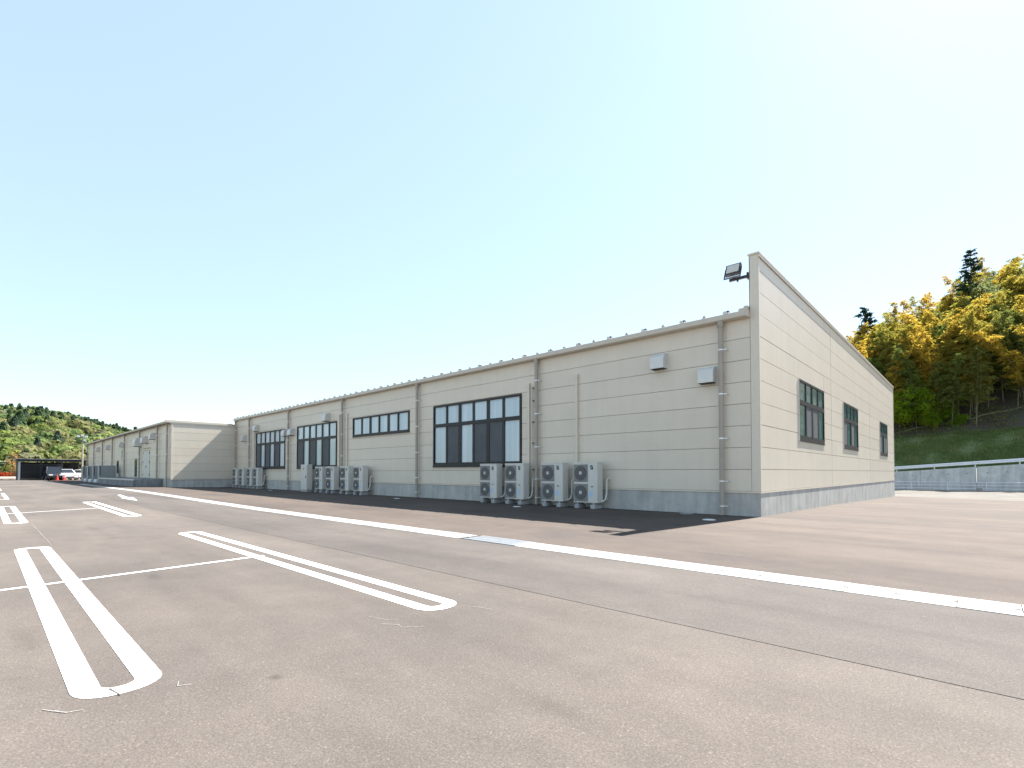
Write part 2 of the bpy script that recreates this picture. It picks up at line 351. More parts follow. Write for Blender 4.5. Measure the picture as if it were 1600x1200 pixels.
# ------------------------------------------------------------------ painted markings (parts of the lot)
PZ = 0.003
def strip(mb, pts_l, pts_r):
    vs = [(x, y, g(x, y) + PZ) for x, y in pts_l] + [(x, y, g(x, y) + PZ) for x, y in pts_r]
    n = len(pts_l); mb.add(vs, [(i, i + 1, n + i + 1, n + i) for i in range(n - 1)])
def hairpin(x0, x1, y0, y1, gap=False, label=None):
    w, e, rad, rin = 0.128, 0.12, 0.19, 0.072
    def loop(a0, a1, b0, b1, r):
        pts = []
        for cx, cy, t0 in ((a1 - r, b0 + r, -90), (a1 - r, b1 - r, 0), (a0 + r, b1 - r, 90), (a0 + r, b0 + r, 180)):
            for k in range(7):
                t = R(t0 + 15 * k); pts.append((cx + r * math.cos(t), cy + r * math.sin(t)))
        res = []
        for i, p in enumerate(pts):
            q = pts[(i + 1) % len(pts)]; d = math.dist(p, q); m = max(1, int(d / 0.9))
            res += [(p[0] + (q[0] - p[0]) * k / m, p[1] + (q[1] - p[1]) * k / m) for k in range(m)]
        return res
    out = loop(x0, x1, y0, y1, rad)
    inn = []
    # matching inner loop: same count by construction of corner arcs
    def loop_in():
        pts = []
        a0, a1, b0, b1, r = x0 + e, x1 - e, y0 + w, y1 - w, rin
        for cx, cy, t0 in ((a1 - r, b0 + r, -90), (a1 - r, b1 - r, 0), (a0 + r, b1 - r, 90), (a0 + r, b0 + r, 180)):
            for k in range(7):
                t = R(t0 + 15 * k); pts.append((cx + r * math.cos(t), cy + r * math.sin(t)))
        return pts
    raw_o = []
    for cx, cy, t0 in ((x1 - rad, y0 + rad, -90), (x1 - rad, y1 - rad, 0), (x0 + rad, y1 - rad, 90), (x0 + rad, y0 + rad, 180)):
        for k in range(7):
            t = R(t0 + 15 * k); raw_o.append((cx + rad * math.cos(t), cy + rad * math.sin(t)))
    raw_i = loop_in(); o2 = []; i2 = []
    for i in range(len(raw_o)):
        p, q = raw_o[i], raw_o[(i + 1) % len(raw_o)]; pi, qi = raw_i[i], raw_i[(i + 1) % len(raw_o)]
        m = max(1, int(math.dist(p, q) / 0.9))
        for k in range(m):
            f = k / m
            o2.append((p[0] + (q[0] - p[0]) * f, p[1] + (q[1] - p[1]) * f)); i2.append((pi[0] + (qi[0] - pi[0]) * f, pi[1] + (qi[1] - pi[1]) * f))
    mb = MB(); n = len(o2)
    vs = [(x, y, g(x, y) + PZ) for x, y in o2 + i2]
    fs = []
    for i in range(n):
        j = (i + 1) % n
        mx = (o2[i][0] + o2[j][0]) / 2; my = (o2[i][1] + o2[j][1]) / 2
        if gap and mx > x1 - 0.02 and (y0 + y1) / 2 - 0.0 < my: pass
        fs.append((i, j, n + j, n + i))
    mb.add(vs, fs)
    o = mb.build('bay_marking', M['paint'], lot, fix=False)
    if label: o['label'] = label
    return o
L1, L2 = -6.7, 0.86
rows = [(-6.7, 0.86), (-19.75, -12.1), (-32.7, -25.05), (-45.7, -38.05), (-58.7, -51.0)]
for i, (a, b) in enumerate(rows):
    hairpin(a, b, -13.885, -13.475)
    if i < 2: hairpin(a - 0.55 if i == 0 else a - 1.15, b - (0.03 if i == 0 else 0.35), -11.62, -11.21)
for x0, xa, xb in ((-2.98, -3.27, -3.24), (-15.75, -16.9, -16.9), (-28.6, -29.3, -29.3)):
    if xa < -28: ya, yb = -16.5, -13.6
    else: ya, yb = -18.5, -11.45
    sl = (xa - x0) / 2.44
    mb = MB(); ys = fr(ya, yb, 0.6)
    xf = lambda y: x0 - 0.005 + (y + 14.09) * (-0.1 if x0 > -5 else -0.45)
    strip(mb, [(xf(y) - 0.035, y) for y in ys], [(xf(y) + 0.035, y) for y in ys])
    for i, v in enumerate(mb.v): mb.v[i] = (v[0], v[1], v[2] - 0.0012)
    mb.build('bay_line', M['paint'], lot, fix=False)
# arrow pointing to the viewer
mb = MB(); ax0, ax1, ay = -26.5, -20.6, -9.82
out = [(ax0, ay + .22), (-23.6, ay + .05), (-23.6, ay + .22), (ax1, ay - .12), (-23.3, ay - .26), (-23.4, ay - .12), (ax0 + .3, ay + .05)]
mb.add([(x, y, g(x, y) + PZ + .004) for x, y in out], [tuple(range(len(out)))])
ar = mb.build('direction_arrow', M['paint'], lot, fix=False); ar['label'] = 'white painted arrow beside the drain'

def chalk(pts, w=.012, z=.0032):
    mb = MB(); L_ = []; R_ = []
    for i, (x, y) in enumerate(pts):
        a = pts[max(0, i - 1)]; b = pts[min(len(pts) - 1, i + 1)]; d = math.hypot(b[0] - a[0], b[1] - a[1]); nx_, ny_ = -(b[1] - a[1]) / d, (b[0] - a[0]) / d
        ww = w * rnd.uniform(.2, .55) / 2; L_.append((x + nx_ * ww, y + ny_ * ww)); R_.append((x - nx_ * ww, y - ny_ * ww))
    strip(mb, L_, R_); mb.v = [(a, b, c - PZ + z) for a, b, c in mb.v]
    mb.build('chalk_mark', M['chalk'], lot, fix=False)
chalk([(x, -13.44 + .004 * math.sin(x * 3)) for x in fr(-12.0, -6.75, .5)], .014)
chalk([(.90, -13.44), (.97, -13.46), (1.0, -13.40)], .014)
chalk([(.86, -13.96), (.93, -13.92), (.95, -13.86)], .014); chalk([(.80, -14.0), (.92, -13.93)], .010)
chalk([(.55, -12.02), (.72, -11.98), (.80, -11.90)], .012); chalk([(.80, -12.06), (.92, -11.98), (1.0, -12.0), (1.10, -11.86)], .016)
chalk([(.84, -11.28), (1.02, -11.2), (1.16, -11.17)], .010)
for k in range(10):
    x, y, a, l_ = rnd.uniform(-4, 5), rnd.uniform(-13.6, -8.6), rnd.uniform(0, 3.1), rnd.uniform(.015, .05)
    if rnd.random() < .25: l_ *= 2.5
    chalk([(x, y), (x + l_ * math.cos(a), y + l_ * math.sin(a))], rnd.uniform(.006, .014))
mb = MB(); mb.add([(x, y, PZ + .0015) for x, y in ((.735, -13.722), (.88, -13.697), (.883, -13.703), (.74, -13.736))], [(0, 1, 2, 3)])
mb.build('scuff', M['asphalt_lane'], lot, fix=False)
# ------------------------------------------------------------------ drain with concrete covers
drain = thing('drainage_channel', 'straight run of pale concrete drain covers parallel to the building', 'drain', (0, 0, 0))
W = 0.42
mb = MB(); h = 0.006; y0, y1 = -8.325, -7.825; yc = (y0 + y1) / 2
ol = [(-W / 2 + .003, y0), (W / 2 - .003, y0), (W / 2 - .003, yc - .028), (W / 2 - .042, yc - .028), (W / 2 - .042, yc + .028), (W / 2 - .003, yc + .028), (W / 2 - .003, y1), (-W / 2 + .003, y1)]
mb.prism(ol, lambda u, v, d: (u, v, d), -0.06, h)
mb.box(W / 2 - .041, W / 2 - .004, yc - .027, yc + .027, -.05, h - .001, 1)  # dark block in the lifting notch, stands in for the hole's shade
slab_me = mb.mesh('drain_slab', [M['slab'], M['joint']])
cover_x = [4.505 - 0.21 + W * k for k in range(14)]
k = 4.505 - 0.21; xs_ = []
x = 10.0 - (10.0 - k) % W
while x > -57: xs_.append(x); x -= W
for x in xs_:
    if -2.55 < x < -1.2: continue
    o = link('drain_cover', slab_me, drain, (x, 0, g(x, -8.08) + rnd.uniform(-.0012, .0012)))
mb = MB()
mb.box(-57, 10.2, y0 + .002, y1 - .002, -0.16, -0.06); mb.build('channel_bed', M['joint'], drain)
gt = MB(); gx0, gx1 = -2.50, -1.24
for i in range(28):
    xx = gx0 + (gx1 - gx0) * (i + .5) / 28; gt.box(xx - .011, xx + .011, y0 + .03, y1 - .03, -.02, .014)
gt.box(gx0, gx1, y0 + .004, y0 + .03, -.02, .016); gt.box(gx0, gx1, y1 - .03, y1 - .004, -.02, .016)
gt.box(gx0, gx1, yc - .012, yc + .012, -.022, .010)
gto = gt.build('grating', M['grate'], drain); gto['label'] = 'steel grating panel let into the drain covers'

# cleanout caps
for i, (x, y, r, mt, lb) in enumerate([(-0.70, -1.74, .16, 'cap', 'pale round cleanout cap on the asphalt by the building corner'), (-1.9, -0.32, .2, 'cap_metal', 'grey round inspection cover close to the plinth near the corner downspout'),
        (-7.43, -1.55, .14, 'cap', 'pale round cleanout cap in front of the second pair of twin-fan units'), (-15.1, -1.3, .14, 'cap', 'pale round cleanout cap below the narrow strip window'),
        (-22.0, -1.35, .14, 'cap_metal', 'dark round cleanout cap in front of the middle row of units'), (-30.2, -1.1, .14, 'cap', 'pale round cleanout cap beside the far row of units')]):
    mb = MB(); mb.cyl((0, 0, -.02), (0, 0, .012), r, r * .97, 20); mb.cyl((0, 0, .012), (0, 0, .018), r * .8, r * .78, 20)
    tag(mb.build('cleanout_cap', M[mt], None, loc=(x, y, g(x, y))), lb, 'drain cap', 'drain caps along the wall')

# ------------------------------------------------------------------ the building
bld = thing('factory_building', 'long low beige panel-clad factory building with a tall end parapet', 'building')
cube = MB().box(-.5, .5, -.5, .5, -.5, .5).mesh('panel_unit', M['panel'])
ZB, PH, GAP = 0.6765, 0.6, 0.012
def rects_minus(r, holes):
    out = [r]
    for h in holes:
        nxt = []
        for (a0, a1, b0, b1) in out:
            h0, h1, k0, k1 = h
            if h1 <= a0 or h0 >= a1 or k1 <= b0 or k0 >= b1: nxt.append((a0, a1, b0, b1)); continue
            if h0 > a0: nxt.append((a0, h0, b0, b1))
            if h1 < a1: nxt.append((h1, a1, b0, b1))
            if k0 > b0: nxt.append((max(a0, h0), min(a1, h1), b0, k0))
            if k1 < b1: nxt.append((max(a0, h0), min(a1, h1), k1, b1))
        out = nxt
    return [q for q in out if q[1] - q[0] > .05 and q[3] - q[2] > .035]
def panels(axis, plane, depth_sign, bays, ztop, holes, z0=ZB):
    n = 0
    for (a, b) in bays:
        z = z0; k = 0
        while z < ztop - .03:
            zt = min(z + PH, ztop)
            for (p0, p1, q0, q1) in rects_minus((a, b, z, zt), holes):
                cx, cz = (p0 + p1) / 2, (q0 + q1) / 2; sx, sz = p1 - p0 - GAP, q1 - q0 - GAP
                d = 0.05; pr = rnd.uniform(-.0012, .0012)
                if axis == 'y': link('wall_panel', cube, bld, (cx, plane + depth_sign * d / 2 + pr, cz), None, (sx, d, sz))
                else: link('wall_panel', cube, bld, (plane + depth_sign * d / 2 + pr, cx, cz), None, (d, sx, sz))
            z += PH
XB = -40.6                # side wall of the projecting block
YB = -4.45                # front wall of the projecting block
XE = -84.5
WTOP, PTOP = 5.47, 7.10
fw = [(-14.08, -8.61, 1.46, 4.235), (-21.4, -16.0, 3.19, 4.23), (-28.66, -23.28, 1.46, 4.22), (-35.92, -30.6, 1.47, 4.20)]
ew = [(3.98, 7.60, 2.25, 4.27), (11.32, 14.88, 2.25, 4.25), (22.25, 25.6, 2.24, 4.23)]
fh = [(a - .01, b + .01, c - .01, d + .01) for a, b, c, d in fw]; eh = [(a - .01, b + .01, c - .01, d + .01) for a, b, c, d in ew]
fb = [-0.220, -7.74, -15.2, -22.42, -29.8, -37.05, XB]
panels('y', 0, 1, [(fb[i + 1], fb[i]) for i in range(6)], WTOP, fh)
panels('x', 0, -1, [(0.06, 8.912), (8.948, 18.482), (18.518, 28.95)], PTOP - .02, eh)
panels('x', XB, -1, [(YB + .08, -.002)], 5.0, [])
bb = [XB - .08, -44.5, -51.2, -58.3, -65.2, -71.8, -78.5, XE]
bdoor = [(-50.3, -47.7, .70, 3.12), (-53.95, -52.9, .78, 2.45), (-63.2, -62.1, 1.1, 2.42)]
panels('y', YB, 1, [(bb[i + 1], bb[i]) for i in range(7)], 5.0, bdoor, 0.70)
# core walls behind the panels, plinths, trims
mb = MB()
mb.box(XB + .0, -.07, .05, 28.9, -.05, 5.3)
mb.box(-.25, -.052, .06, 28.93, -.05, PTOP - .03)
mb.box(XE + .05, XB - .052, YB + .052, 26, -.05, 5.05)
mb.build('wall_core', M['core'], bld)
mb = MB()
mb.box(XB, -.004, .016, 28.94, -1.0, ZB - .03)
mb.build('plinth', M['plinth'], bld)
mb = MB(); mb.box(XE + .03, XB - .03, YB + .03, 25.9, -1.0, ZB - .01); o = mb.build('plinth', M['plinth'], bld)
# drip trims at the foot of the panels
mb = MB(); mb.box(XB + .01, -.001, -.008, .07, ZB - .045, ZB - .002); mb.build('base_trim', M['trim'], bld)
mb = MB(); mb.box(-.07, .008, -.0079, 28.97, ZB - .047, ZB - .004); mb.build('base_trim', M['trim'], bld)
mb = MB(); mb.box(XB - .07, XB + .008, YB - .006, -.01, ZB - .045, ZB - .002); mb.build('base_trim', M['trim'], bld)
# corner trim of the tall end wall, and the parapet
mb = MB(); mb.box(-.215, -.001, -.014, .058, ZB - .001, PTOP - .001); mb.build('corner_trim', M['trim'], bld, bevel=.004)
mb = MB(); mb.box(-.118, -.003, -.019, -.0138, ZB, PTOP - .02); mb.build('corner_trim', M['trim'], bld)
mb = MB(); mb.box(-.001, .011, -.012, .062, ZB + .003, PTOP - .003); mb.build('corner_trim', M['trim'], bld)
mb = MB(); mb.box(-.07, .012, 28.952, 29.0, ZB, PTOP - .004); mb.build('corner_trim', M['trim'], bld)
mb = MB(); mb.box(-.26, -.2402, .06, 28.95, 5.3, PTOP - .006); mb.build('parapet_back', M['trim'], bld)
mb = MB(); mb.box(-.262, .045, -.042, 29.03, PTOP, PTOP + .055); mb.build('coping', M['trim'], bld, bevel=.006)
mb = MB(); mb.box(.012, .036, -.02, 29.0, PTOP - .075, PTOP - .002); mb.build('coping', M['trim'], bld)
for y in (8.93, 18.5):
    mb = MB(); mb.box(-.03, -.012, y - .022, y + .022, ZB, PTOP - .03); mb.build('joint_strip', M['core'], bld)
# roof, gutter
roofm = MB(); xs = (XB - .2, -.27)
for (ya, za, yb, zb) in ((-.20, 5.57, 14.4, 6.6), (14.4, 6.6, 28.85, 5.6)):
    roofm.add([(xs[0], ya, za), (xs[1], ya, za), (xs[1], yb, zb), (xs[0], yb, zb), (xs[0], ya, za - .03), (xs[1], ya, za - .03), (xs[1], yb, zb - .03), (xs[0], yb, zb - .03)],
              [(0, 1, 2, 3), (4, 7, 6, 5), (0, 4, 5, 1), (1, 5, 6, 2), (2, 6, 7, 3), (3, 7, 4, 0)])
roof = roofm.build('roof', M['roof'], bld)
seam_me = MB().box(-.014, .014, -.19, 14.3, 0, .001).mesh('seam_unit', M['roof'])
sm = MB(); sm.add([(-.013, -.19, -.005), (.013, -.19, -.005), (.013, 14.3, 1.028), (-.013, 14.3, 1.028), (-.013, -.19, .05), (.013, -.19, .05), (.013, 14.3, 1.083), (-.013, 14.3, 1.083)],
       [(0, 3, 2, 1), (4, 5, 6, 7), (0, 1, 5, 4), (1, 2, 6, 5), (2, 3, 7, 6), (3, 0, 4, 7)])
seam_me = sm.mesh('roof_seam', M['roof'])
cl = MB(); cl.box(-.07, .05, -.06, .06, .0, .085, 0); cl.cyl((.075, -.075, .06), (.075, .02, .06), .028, .028, 8, 1)
clip_big = cl.mesh('clip_big', [M['hood'], M['black']])
cl = MB(); cl.box(-.03, .012, -.04, .04, .0, .05, 0); cl.cyl((.03, -.06, .055), (.03, .02, .055), .024, .024, 8, 1)
clip_small = cl.mesh('clip_small', [M['hood'], M['black']])
x = -.80; i = 0
while x > XB:
    link('roof_seam', seam_me, roof, (x, 0, 5.57)); link('seam_clip', clip_big if i % 2 == 0 else clip_small, roof, (x, -.16, 5.575))
    x -= .625; i += 1
mb = MB(); prof = [(-.235, 5.575), (-.232, 5.44), (-.20, 5.415), (-.02, 5.40), (.045, 5.40), (.045, 5.56), (-.2, 5.575)]
mb.prism(prof, lambda u, v, d: (d, u, v), XB + .2, -.232); mb.build('gutter', M['gutter'], bld)
mb = MB(); mb.box(-.46, -.236, -.20, .04, 5.577, 5.66); mb.box(-.34, -.236, -.15, .04, 5.66, 5.72); mb.box(-.252, -.216, -.25, .04, 5.405, 5.60)
mb.build('gutter_end_cap', M['gutter'], bld, bevel=.008)
# block roof and fascia
mb = MB(); mb.box(XE, XB + .02, YB - .22, 26, 5.06, 5.15); mb.box(XE - .1, XB + .022, YB - .24, YB - .2, 5.0, 5.16); rb = mb.build('block_roof', M['roof'], bld)
mb = MB(); prof = [(YB - .43, 5.10), (YB - .42, 4.99), (YB - .38, 4.97), (YB - .235, 4.97), (YB - .235, 5.11)]
mb.prism(prof, lambda u, v, d: (d, u, v), XE - .1, XB + .02); mb.build('gutter', M['gutter'], bld)
mb = MB(); mb.box(XB - .10, XB + .036, YB - .42, -.24, 5.02, 5.20); mb.build('fascia', M['trim'], bld, bevel=.008)
mb = MB(); mb.box(XB + .0, XB + .022, YB - .2, -.02, 4.95, 5.018); mb.build('fascia', M['trim'], bld)
mb = MB(); mb.box(XB - .08, XB + .014, YB - .014, YB + .08, .64, 5.0); mb.build('corner_trim', M['trim'], bld)
# downspouts
def downspout(x, y, ztop, zbot, bands):
    mb = MB(); mb.path([(x, y, zbot), (x, y, ztop - .12)], .066, 14); mb.cyl((x, y, ztop - .14), (x, y, ztop + .02), .082, .088, 14); mb.cyl((x, y, ztop - .26), (x, y, ztop - .2), .074, .074, 14)
    o = mb.build('downspout', M['pipe'], bld, smooth=True)
    for z in bands:
        b = MB(); b.cyl((x, y, z - .018), (x, y, z + .018), .072, .072, 14); b.box(x + .06, x + .16, y - .006, y + .006, z - .01, z + .01); b.box(x + .145, x + .16, y, y + .14, z - .01, z + .01)
        b.build('pipe_band', M['band'], o)
for x in (-.96, -7.74, -15.2, -22.42, -29.8, -37.05, -40.1):
    downspout(x, -.145, 5.40, .01, (4.62, 3.38, 2.14, .95, .26))
for x in (-41.35, -44.5, -51.2, -58.3, -65.2, -71.8, -78.5, -84.2):
    downspout(x, YB - .145, 4.97, .01 if x > -42 else .67, (4.2, 2.6))
# windows
def window(x0, x1, z0, z1, cols, split, screens, axis, pane, trim=False):
    """built in wall space (u along wall, v up, w outward), mapped to the world"""
    if axis == 'y': fn = lambda u, v, w: (u, -w, v)
    else: fn = lambda u, v, w: (w * .42 if w > 0 else w, u, v)
    def bx(mb, u0, u1, v0, v1, w0, w1):
        a = fn(u0, v0, w0); b = fn(u1, v1, w1)
        mb.box(min(a[0], b[0]), max(a[0], b[0]), min(a[1], b[1]), max(a[1], b[1]), min(a[2], b[2]), max(a[2], b[2]))
    fr_ = MB(); t = .075
    bx(fr_, x0, x1, z0 + .0, z0 + .11, -.048, .045); bx(fr_, x0, x1, z1 - t, z1, -.048, .05)
    bx(fr_, x0, x0 + t, z0 + .11, z1 - t, -.048, .045); bx(fr_, x1 - t, x1, z0 + .11, z1 - t, -.048, .045)
    if split: bx(fr_, x0 + t, x1 - t, split - .075, split + .075, -.048, .042)
    w = (x1 - x0 - 2 * t) / cols
    for i in range(1, cols):
        u = x0 + t + w * i; m = .075 if i % 2 == 0 else .05
        lo = split + .075 if split else z0 + .11
        bx(fr_, u - m, u + m, lo, z1 - t, -.048, .035)
        if split:
            m = .09 if i % 2 == 0 else .06
            bx(fr_, u - m, u + m, z0 + .11, split - .075, -.048, .030 if i % 2 else .036)
    win = fr_.build('window', M['frame'], bld)
    for i in range(cols):
        a, b = x0 + t + w * i + .03, x0 + t + w * (i + 1) - .03
        lo = split + .06 if split else z0 + .09
        p = MB(); bx(p, a, b, lo, z1 - t + .01, -.049, -.012); p.build('pane', pane, win)
        if split:
            p = MB(); s = i in screens
            bx(p, a, b, z0 + .09, split - .06, -.049, .012 if s else -.016)
            p.build('insect_screen' if s else 'pane', M['screen'] if s else pane, win)
    s = MB(); bx(s, x0 - .03, x1 + .03, z0 - .035, z0 - .001, -.01, .052 if axis == 'x' else .075); s.build('sill', M['frame'], win)
    if split:   # sash rails
        for i in range(cols):
            a, b = x0 + t + w * i + .02, x0 + t + w * (i + 1) - .02
            s = MB(); bx(s, a, b, z0 + .11, z0 + .17, -.02, .022 if i % 2 else .027); s.build('sash_rail', M['frame'], win)
    if trim:
        s = MB(); bx(s, x0 - .05, x0 - .002, z0 - .03, z1 + .01, -.045, .055); s.build('window_trim', M['hood'], win)
    return win
window(*fw[0], 6, 3.32, (1, 3, 4), 'y', M['pane'])
window(*fw[1], 6, None, (), 'y', M['pane'])
window(*fw[2], 6, 3.30, (0, 2, 4), 'y', M['pane'])
window(*fw[3], 6, 3.30, (0, 2, 4), 'y', M['pane'])
window(*ew[0], 4, 3.52, (1, 2), 'x', M['pane_green'], True)
window(*ew[1], 4, 3.52, (0, 2), 'x', M['pane_green'], True)
window(*ew[2], 4, 3.52, (0, 2, 3), 'x', M['pane_green'], True)
for h_ in bdoor[1:]:
    mb = MB(); mb.box(h_[0], h_[1], YB - .02, YB + .05, h_[2], h_[3]); wi = mb.build('window', M['frame'], bld)
    mb = MB(); mb.box(h_[0] + .08, h_[1] - .08, YB - .024, YB + .0, h_[2] + .08, h_[3] - .08); mb.build('pane', M['pane_dark'], wi)
dx0, dx1, dz0, dz1 = bdoor[0]
for a, b in ((dx0 + .03, (dx0 + dx1) / 2 - .01), ((dx0 + dx1) / 2 + .01, dx1 - .03)):
    mb = MB(); mb.box(a, b, YB - .03, YB + .04, dz0 + .02, dz1 - .03); d = mb.build('door', M['door'], bld)
    for z in (1.0, 2.1, 2.9):
        e = a + .03 if a < dx0 + .1 else b - .03
        q = MB(); q.box(e - .05, e + .05, YB - .05, YB - .03, z - .08, z + .08); q.build('hinge', M['black'], d)
    q = MB(); hx = b - .1 if a < dx0 + .1 else a + .1; q.box(hx - .02, hx + .02, YB - .08, YB - .03, 1.6, 1.8); q.build('handle', M['galv'], d)
mb = MB(); mb.box(dx0 - .15, dx1 + .15, YB - .12, YB + .01, dz1 + .18, dz1 + .24); mb.build('door_canopy', M['gutter'], bld)
mb = MB(); mb.box(-61.0, -60.2, YB - .08, YB - .01, 2.6, 3.5); mb.build('sign_plate', M['hood'], bld)
# loading dock
mb = MB(); mb.box(-60, -43.3, -6.33, YB + .02, -.4, .66); dk = mb.build('loading_dock', M['dock'], bld, bevel=.02)
mb = MB(); mb.box(-60, -43.26, -6.36, -6.26, .56, .672); mb.build('dock_edge', M['galv'], dk)
# duct covers and conduit on the wall
def duct(x, z0, z1, w=.10, d=.085):
    mb = MB(); mb.box(x - w / 2, x + w / 2, -d, -.002, z0, z1 - .12); mb.box(x - w / 2 - .012, x + w / 2 + .012, -d - .012, -.001, z1 - .14, z1)
    o = mb.build('duct_cover', M['trim'], bld, bevel=.006)
    z = z1 - 1.2
    while z > z0 + .3:
        b = MB(); b.box(x - w / 2 - .004, x + w / 2 + .004, -d - .004, -.003, z - .05, z + .05); b.build('duct_joint', M['trim'], o); z -= 1.5
for x, z0, z1 in ((-5.97, 1.0, 4.63), (-8.2, .35, 4.58), (-22.92, .6, 4.57), (-22.02, .6, 4.58), (-36.3, .6, 4.36), (-37.4, .6, 4.5)): duct(x, z0, z1)
mb = MB(); mb.path([(-8.02, -.06, .4), (-8.02, -.06, 4.42), (-8.06, -.04, 4.46)], .022, 8); cd = mb.build('conduit', M['pipe_white'], bld)
for z in (4.38, 3.9, 3.1, 2.3, 1.3):
    b = MB(); b.box(-8.045, -7.94, -.075, -.004, z - .015, z + .015); b.build('conduit_clip', M['black'], cd)
mb = MB(); mb.path([(-36.18, -.05, .6), (-36.18, -.05, 4.34)], .03, 8); mb.build('conduit', M['pipe_white'], bld)

# ------------------------------------------------------------------ vent hoods
def hood(x, z, w, h, d, y, label):
    t = thing('vent_hood', label, 'vent hood', (x, y, z), 0, 'vent hoods on the building wall')
    pr = [(0, 0), (-d, 0), (-d, h * .45)]
    for k in range(1, 7):
        a = R(15 * k); pr.append((-d + (d * .8) * (1 - math.cos(a)), h * .45 + h * .55 * math.sin(a)))
    pr.append((0, h))
    mb = MB(); mb.prism(pr, lambda u, v, q: (q, u, v), -w / 2, w / 2); mb.build('cowl', M['hood'], t, smooth=True)
    mb = MB(); mb.box(-w / 2 + .02, w / 2 - .02, -d + .02, -.01, -.012, .004)
    for k in range(5):
        xx = -w / 2 + .03 + (w - .06) * k / 4; mb.box(xx - .006, xx + .006, -d + .02, -.01, -.018, -.011)
    mb.build('louvre', M['ac_dark'], t)
    mb = MB(); mb.box(-w / 2 - .03, w / 2 + .03, -.012, 0.0, -.03, h + .03); mb.build('flange', M['hood'], t)
hood(-2.84, 4.36, .44, .46, .27, 0, 'cream vent hood high on the wall, left of the corner downspout')
hood(-1.36, 3.74, .44, .46, .27, 0, 'cream vent hood touching the corner downspout, nearest the corner')
hood(-24.4, 4.29, .52, .48, .33, 0, 'cream vent hood above the second tall window from the block')
hood(-29.35, 3.68, .5, .46, .33, 0, 'cream vent hood right of the downspout between the two far tall windows')
hood(-30.35, 3.68, .5, .46, .33, 0, 'cream vent hood left of the downspout, overlapping the farthest tall window')
hood(-35.65, 4.30, .5, .48, .33, 0, 'cream vent hood above the left corner of the farthest tall window')
hood(-38.2, 3.66, .5, .48, .33, 0, 'cream vent hood in the last narrow bay by the projecting block')
hood(-51.5, 3.55, 1.0, .8, .55, YB, 'large grey vent hood across a downspout above the dark slit window')
hood(-48.9, 3.75, .8, .6, .45, YB, 'grey vent hood above the dock double door')
hood(-46.1, 3.95, .6, .55, .4, YB, 'small pale vent hood right of the dock double door')
hood(-59.8, 3.8, .6, .5, .4, YB, 'pale vent hood above the small sign plate on the block')
hood(-68.0, 3.8, .6, .5, .4, YB, 'pale vent hood over the grey partition screens')
hood(-75.0, 3.8, .6, .5, .4, YB, 'farthest pale vent hood at the end of the block')

